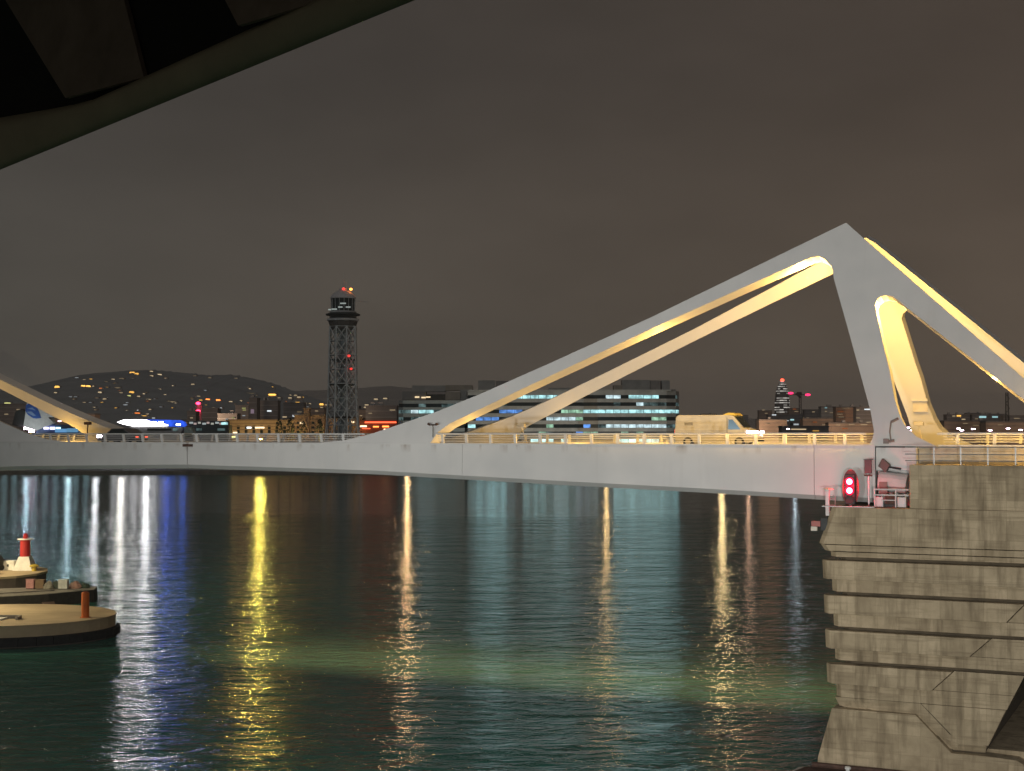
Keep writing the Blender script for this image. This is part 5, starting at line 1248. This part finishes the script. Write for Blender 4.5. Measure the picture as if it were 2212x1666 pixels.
for i in range(44):
    a, b = pts[i], pts[(i + 1) % 44]
    if a[1] > 158: continue
    a2 = (a[0] + (b[0] - a[0]) * 0.96, a[1] + (b[1] - a[1]) * 0.96)
    dx, dy = a[0] + 54.6, a[1] - 156; L = math.hypot(dx, dy); nx, ny = dx / L * 0.42, dy / L * 0.42
    MB().hexa([(a[0] - nx, a[1] - ny, 0.15), (a2[0] - nx, a2[1] - ny, 0.15), (a2[0], a2[1], 0.15), (a[0], a[1], 0.15), (a[0] - nx, a[1] - ny, 1.05), (a2[0] - nx, a2[1] - ny, 1.05), (a2[0], a2[1], 1.0), (a[0], a[1], 1.0)]).build('fender', M_BLACK, cs_, KO)
MB().prism(stadium(-54.6, 156, 12.45, 9.75), -0.2, 0.12).build('waterline_kerb', mat('algae_kerb', (0.20, 0.17, 0.15), 0.9), cs_, KO)
og = thing('bollard', 'tall orange bollard post on the edge of the round caisson', 'bollard', (-44.6, 153.6, 2.25))
MB().lathe([(0.55, 0), (0.55, 0.06), (0.40, 0.07), (0.40, 2.55), (0.34, 2.62)], (0, 0, 0), 16).build('post', mat('orange_paint', (0.62, 0.14, 0.015), 0.5), og)
MB().lathe([(0.3, 0), (0.3, 0.05), (0.05, 0.07)], (0, 0, 2.621), 12).build('cap', mat('orange_dark', (0.4, 0.09, 0.02), 0.5), og)
hp = thing('hatch_cover', 'white hatch cover tilted open on the round caisson', 'hatch', (-53.6, 152.2, 2.25))
MB().hexa([(-2.0, -1.3, 0), (1.0, -1.1, 0), (1.3, 0.2, 0), (-2, 0.2, 0), (-2.0, -1.3, 0.12), (1.0, -1.1, 0.12), (1.3, 0.2, 0.2), (-2, 0.2, 0.2)]).build('cover', mat('white_sheet', (0.66, 0.66, 0.62), 0.6), hp)
MB().box(-2, 2.6, 0.5, 0.75, 0, 0.35).build('kerb', M_CAISD, hp); MB().box(2.35, 2.6, -0.6, 0.5, 0, 0.3).build('kerb', M_CAISD, hp)

bg_ = thing('work_barge', 'dark flat work barge with deck clutter between caisson and quay head', 'barge', (-60, 186, 0))
GO = (-60, 186, 0)
bp = [(-75, 171.5), (-65.5, 177), (-57.5, 182.2), (-53.3, 187.2), (-53.9, 190.8), (-57.5, 190.6), (-63, 189.0), (-75, 184)]
MB().loft([(x * 0.995 - 0.2, y, -0.4) for x, y in bp], [(x, y, 1.55) for x, y in bp]).build('hull', M_BLACK, bg_, GO)
MB().prism([(x * 0.999, y) for x, y in bp], 1.552, 1.64).build('deck', mat('wet_deck', (0.30, 0.29, 0.26), 0.6, scale=0.5, var=0.35), bg_, GO)
for x, y in ((-66, 176.5), (-63.5, 178), (-58.2, 181.5)):
    MB().tube((x + 0.3, y - 0.5, 0.3), (x + 1.6, y + 0.2, 0.3), 0.4, n=10).build('fender', mat('tyre_grey', (0.10, 0.07, 0.065), 0.8), bg_, GO)
MB().tube((-63.5, 181, 1.75), (-57.5, 184.6, 1.75), 0.05, n=5).build('hose', M_DARK, bg_, GO)
rnd = random.Random(11)
cl = [('gas_crate', 'pale pink crate at the inner end of the barge clutter', 'crate', -61.5, 187.6, 1.0, 1.15, (0.55, 0.28, 0.28)), ('tool_chest', 'brown tool chest next to the pink crate', 'chest', -60.3, 187.7, 1.1, 1.1, (0.22, 0.15, 0.09)), ('tarpaulin_bale', 'grey tarpaulin bale in the middle of the barge clutter', 'bale', -59.2, 187.6, 1.2, 0.9, (0.34, 0.33, 0.28)),
      ('water_tank', 'pale blue-grey water tank standing forward of the bale', 'tank', -57.2, 187.3, 1.2, 1.15, (0.52, 0.56, 0.56)), ('net_heap', 'rosy heap of netting behind the tank', 'net', -56.0, 188.4, 1.3, 0.85, (0.32, 0.20, 0.17)), ('rope_coil', 'dark green coil of rope nearest the barge bow', 'rope', -54.9, 188.8, 1.0, 0.6, (0.04, 0.07, 0.05)), ('pump_set', 'dark green pump set between bale and tank', 'pump', -58.2, 188.0, 0.9, 0.8, (0.05, 0.07, 0.055))]
for nm, lab, cat, x, y, w, h, c in cl:
    t = thing(nm, lab, cat, (x, y, 1.64))
    mm_ = mat(nm + '_paint', c, 0.7, scale=2, var=0.2)
    if nm in ('net_heap', 'rope_coil', 'tarpaulin_bale'):
        b = MB().lathe([(w * .6, 0), (w * .62, h * .25), (w * .45, h * .7), (w * .2, h), (w * .03, h * 0.98)], (0, 0, 0), 9)
        b.v = [(p[0] * (1 + rnd.uniform(-.18, .18)), p[1] * (1 + rnd.uniform(-.18, .18)), p[2] * (1 + rnd.uniform(-.15, .15))) for p in b.v]
        b.build('heap', mm_, t)
        MB().tube((-w * .5, -w * .3, h * .5), (w * .5, -w * .35, h * .35), 0.05).build('lashing', M_DARK, t)
    else:
        MB().box(-w / 2, w / 2, -w / 3, w / 3, 0.06, h).build('case', mm_, t, bevel=0.05)
        MB().box(-w / 2 - .04, w / 2 + .04, -w / 3 - .04, w / 3 + .04, h + 0.001, h + 0.08).build('lid', mm_, t)
        MB().box(-w / 2, w / 2, -w / 3, w / 3, 0, 0.058).build('base', M_DARK, t)

qh = thing('stone_quay', 'rounded stone quay head carrying the little red light tower', 'quay', (-72, 206, 0))
QO = (-72, 206, 0)
qp = [(-95, 190), (-80, 191.5), (-70.5, 194.6), (-66.8, 197.6), (-65.2, 201.2), (-65.0, 205), (-66.2, 208.6), (-68.6, 211.4), (-73, 213), (-95, 212)]
MB().prism(qp, -1, 2.0).build('wall', mat('quay_dark_stone', (0.14, 0.115, 0.10), 0.9, scale=0.5, var=0.25), qh, QO)
MB().prism([(x + (0.15 if x > -80 else 0), y + (-0.15 if y < 203 else 0.1)) for x, y in qp], 2.001, 2.3).build('coping', M_CAIS, qh, QO)
MB().prism([(-95, 189.3), (-78.5, 190.3), (-70.8, 193.4), (-70.2, 194.3), (-78.5, 191.1), (-95, 190.1)], 0.9, 1.1).build('ledge', M_CAISD, qh, QO)
bc = thing('harbour_light', 'small red light tower on a white flared base at the quay head', 'lighthouse', (-68.4, 206.3, 2.3))
MB().loft([(-1.35, -1.35, 0), (1.35, -1.35, 0), (1.35, 1.35, 0), (-1.35, 1.35, 0)], [(-0.72, -0.72, 1.9), (0.72, -0.72, 1.9), (0.72, 0.72, 1.9), (-0.72, 0.72, 1.9)]).build('base', mat('light_tower_white', (0.74, 0.74, 0.70), 0.6), bc)
MB().lathe([(0.74, 1.901), (0.70, 4.1), (0.7, 4.25)], (0, 0, 0), 16).build('tower', mat('light_tower_red', (0.42, 0.02, 0.02), 0.5), bc)
MB().lathe([(1.1, 4.251), (1.1, 4.38)], (0, 0, 0), 16).build('gallery', mat('light_tower_white', (0.74, 0.74, 0.70), 0.6), bc)
MB().lathe([(0.32, 4.381), (0.32, 4.85), (0.4, 4.86), (0.05, 5.15)], (0, 0, 0), 12).build('lantern', mat('light_tower_red', (0.42, 0.02, 0.02), 0.5), bc)
MB().tube((0.75, -0.2, 1.9), (0.75, -0.2, 4.2), 0.05).build('ladder', M_STEEL, bc)
yb = thing('bollard', 'yellow mushroom mooring bollard at the tip of the quay head', 'bollard', (-66.6, 204.6, 2.3))
MB().lathe([(0.34, 0), (0.3, 0.55), (0.62, 0.62), (0.62, 0.8), (0.2, 0.95)], (0, 0, 0), 12).build('post', mat('bollard_yellow', (0.55, 0.42, 0.06), 0.5), yb)
for nm, lab, cat, x, y, w, h, c in (('generator', 'white generator case left of the light tower base', 'generator', -70.6, 206.4, 1.7, 1.3, (0.7, 0.7, 0.66)), ('stone_block', 'grey concrete block at the near edge of the quay head', 'block', -71.2, 200.6, 1.7, 0.95, (0.42, 0.38, 0.30)), ('stone_block', 'brownish concrete block beside the grey one', 'block', -72.7, 199.6, 1.6, 0.95, (0.24, 0.20, 0.15)), ('stone_block', 'concrete block cut by the frame edge', 'block', -74.6, 199.8, 1.7, 1.0, (0.38, 0.35, 0.28))):
    t = thing(nm, lab, cat, (x, y, 2.3))
    mm_ = mat(nm + '_%d' % int(c[0] * 100), c, 0.8, scale=1.5, var=0.2)
    MB().box(-w / 2, w / 2, -w / 2, w / 2, 0.0, h).build('body', mm_, t, bevel=0.06)
    MB().box(-0.12, 0.12, -w / 2 - 0.05, -w / 2 - .001, h * .4, h * .65).build('lifting_eye', M_DARK, t)
sc_ = thing('motor_scooter', 'dark covered scooter parked by the white generator', 'scooter', (-72.3, 205.5, 2.3))
sc_.scale = (1.5, 1.3, 1.5)
MB().lathe([(0.1, 0.3), (0.75, 0.5), (0.8, 1.0), (0.45, 1.45), (0.05, 1.5)], (0, 0, 0), 10).build('cover', mat('black_tarpaulin', (0.015, 0.018, 0.018), 0.5), sc_)
for x in (-0.55, 0.55): MB().tube((x, -0.08, 0.28), (x, 0.08, 0.28), 0.28, n=12).build('wheel', M_BLACK, sc_)
pv = thing('parked_car', 'pale parked car at the frame edge on the quay head', 'car', (-76.3, 205.2, 2.3))
pv.rotation_euler = (0, 0, 0.15)
MB().loft([(x, -0.85, z) for x, z in ((-2.1, .3), (-2.1, .85), (-1.3, 1.0), (-.7, 1.55), (1.1, 1.55), (1.7, 1.0), (2.1, .85), (2.1, .3))], [(x, 0.85, z) for x, z in ((-2.1, .3), (-2.1, .85), (-1.3, 1.0), (-.7, 1.55), (1.1, 1.55), (1.7, 1.0), (2.1, .85), (2.1, .3))]).build('body', mat('car_silver_green', (0.40, 0.52, 0.48), 0.25, 0.3), pv, bevel=0.08)
MB().box(-0.7, 1.2, -0.875, -0.852, 1.05, 1.42).build('side_window', mat('dark_glass', (0.02, 0.03, 0.03), 0.08), pv)
for x in (-1.3, 1.3):
    for y in (-0.78, 0.78): wheel(pv, x, y, 0.32)
# the jetty's own sodium lamps, on posts just outside the frame
for x, y, pw, where in ((-69, 158, 19000, 'by the round caisson'), (-80, 198, 15000, 'on the quay head')):
    t = thing('jetty_lamp', 'sodium lamp post outside the frame edge ' + where, 'lamp post', (x, y, 2.2), 0, 'sodium lamps on the jetty')
    MB().tube((0, 0, 0), (0, 0, 11), 0.13, 0.08, 6).build('pole', M_STEEL, t); MB().box(-0.1, 0.9, -0.2, 0.2, 11, 11.2).build('lamp_head', M_DARK, t)
    lp = lamp('POINT', 'jetty_light', (0.6, 0, 10.7), pw, (1.0, 0.80, 0.46), 0.3); lp.parent = t

# ================================================================== the ship's own overhang at the top left
M_OLIVE = mat('olive_black_paint', (0.46, 0.40, 0.29), 0.75, scale=2, var=0.1)
M_SHIPDK = mat('black_underside', (0.012, 0.012, 0.012), 0.9, var=0.3, scale=2)  # near-black colour of the underside plates
M_WEB = mat('web_brown', (0.26, 0.20, 0.165), 0.8, var=0.2, scale=3)
dv = Vector((0.62, -0.785, 0)).normalized(); nv = Vector((dv.y, -dv.x, 0))      # along the edge; inboard is away from the water
if nv.x > 0: nv = -nv
P0 = Vector(at(0, 366.7, 11.1)); 
EZ = P0.z
ov = thing('deck_overhang', 'dark underside of the ship deck overhead with an olive rim and web frames', 'ship overhang', tuple(P0))
def op(a, b, c): q = P0 + dv * a + nv * b; return (q.x, q.y, EZ + c)
N = 44
rows = []
for i in range(N + 1):
    a = -4.0 + 14.0 * i / N
    k = max(0.0, 2.1 - a); hh = 0.155 + 0.115 * (k * k / (k + 0.25) if k else 0)
    rows.append([op(a, b, c) for b, c in ((0.0, hh), (-0.035, 0.55 * hh), (0.0, 0.0), (0.035, -0.02), (0.075, 0.02), (0.10, 0.35 * hh), (0.115, 0.75 * hh), (0.10, hh))])
m = MB()
for p, q in zip(rows, rows[1:]): m.loft(p, q, False)
m.build('rim', M_OLIVE, ov, tuple(P0), smooth=True)
def plate(name, pts, m_, th):
    MB().loft([op(a, b, c) for a, b, c in pts], [op(a, b - th, c) for a, b, c in pts]).build(name, m_, ov, tuple(P0))
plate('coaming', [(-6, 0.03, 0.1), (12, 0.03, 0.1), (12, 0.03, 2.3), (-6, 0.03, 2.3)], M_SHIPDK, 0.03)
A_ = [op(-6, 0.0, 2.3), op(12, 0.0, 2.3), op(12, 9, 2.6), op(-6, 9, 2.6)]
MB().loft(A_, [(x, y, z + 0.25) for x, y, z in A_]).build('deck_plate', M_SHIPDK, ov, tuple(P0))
# two folded bracket plates between rim and deck, proud on their left edge
for pts in ([(1.79, 0.19, 0.20), (0.30, 0.19, 1.38), (1.9, 0.07, 1.7), (2.75, 0.07, 0.17)], [(4.2, 0.19, 0.15), (3.45, 0.19, 1.0), (4.6, 0.07, 1.2), (5.0, 0.07, 0.14)]):
    plate('bracket_plate', pts, M_WEB, 0.03)
# drifting funnel smoke
pts = [(84, 848, 1.2), (78, 835, 2.2), (64, 818, 3.6), (40, 800, 5.5), (5, 782, 8), (-40, 768, 11)]
m = MB(); rings = []
for k, (u, v, r) in enumerate(pts):
    c = Vector(at(u, v, 812)); rings.append([(c.x + r * math.cos(2 * math.pi * i / 12), c.y + r * math.sin(2 * math.pi * i / 12) * 0.8, c.z + r * 0.6 * math.cos(2 * math.pi * i / 12 + 0.9)) for i in range(12)])
for a, b in zip(rings, rings[1:]): m.loft(a, b, False)
m.add(rings[0], [tuple(range(11, -1, -1))]); m.add(rings[-1], [tuple(range(12))])
ms = bpy.data.materials.new('funnel_smoke'); ms.use_nodes = True
n_ = ms.node_tree.nodes; n_.remove(n_['Principled BSDF'])
pvl = n_.new('ShaderNodeVolumePrincipled'); pvl.inputs['Color'].default_value = (0.75, 0.85, 0.95, 1); pvl.inputs['Density'].default_value = 0.02
ms.node_tree.links.new(pvl.outputs[0], n_['Material Output'].inputs['Volume'])
tag(m.build('smoke', ms, smooth=True), kind='stuff')
# avenue lamps that warm the town fronts
for x, y, pw in ((160, 1300, 30000), (330, 1420, 30000), (390, 1500, 26000), (280, 1650, 30000), (480, 1700, 26000), (560, 1300, 22000), (430, 1250, 20000), (-330, 1150, 16000), (-250, 1180, 16000), (-150, 1060, 12000), (-480, 1500, 26000), (640, 1500, 20000)):
    lamp('SPOT', 'avenue_light', (x, y, 26), pw * 4, (1.0, 0.66, 0.42), 1.0, aim=(x, y + 150, 24), cone=150)

lamp('POINT', 'balcony_lamp', (-7.5, 5.0, 20.6), 17, (1.0, 0.86, 0.58), 0.15)  # added unseen lamp that lifts the overhang rim and brackets
for u, pw in ((900, 9000), (980, 9000), (1080, 12000), (1180, 12000), (1280, 12000), (1370, 12000), (1440, 9000)):
    x = at(u, 936, 776)[0]
    lamp('SPOT', 'facade_fill_light', (x, 776, 9), pw * 0.4, (1.0, 0.92, 0.78), 0.6, aim=(x, 800, 24), cone=150)  # added unseen lamps that brighten the office fronts

# thin city haze over harbour and town
mh = bpy.data.materials.new('haze_air'); mh.use_nodes = True
n_ = mh.node_tree.nodes; n_.remove(n_['Principled BSDF'])
pvl = n_.new('ShaderNodeVolumePrincipled'); pvl.inputs['Color'].default_value = (0.9, 0.92, 0.95, 1); pvl.inputs['Density'].default_value = 0.00006
mh.node_tree.links.new(pvl.outputs[0], n_['Material Output'].inputs['Volume'])
tag(MB().box(-9500, 9500, -320, 16500, -5, 420).build('haze', mh), kind='stuff')
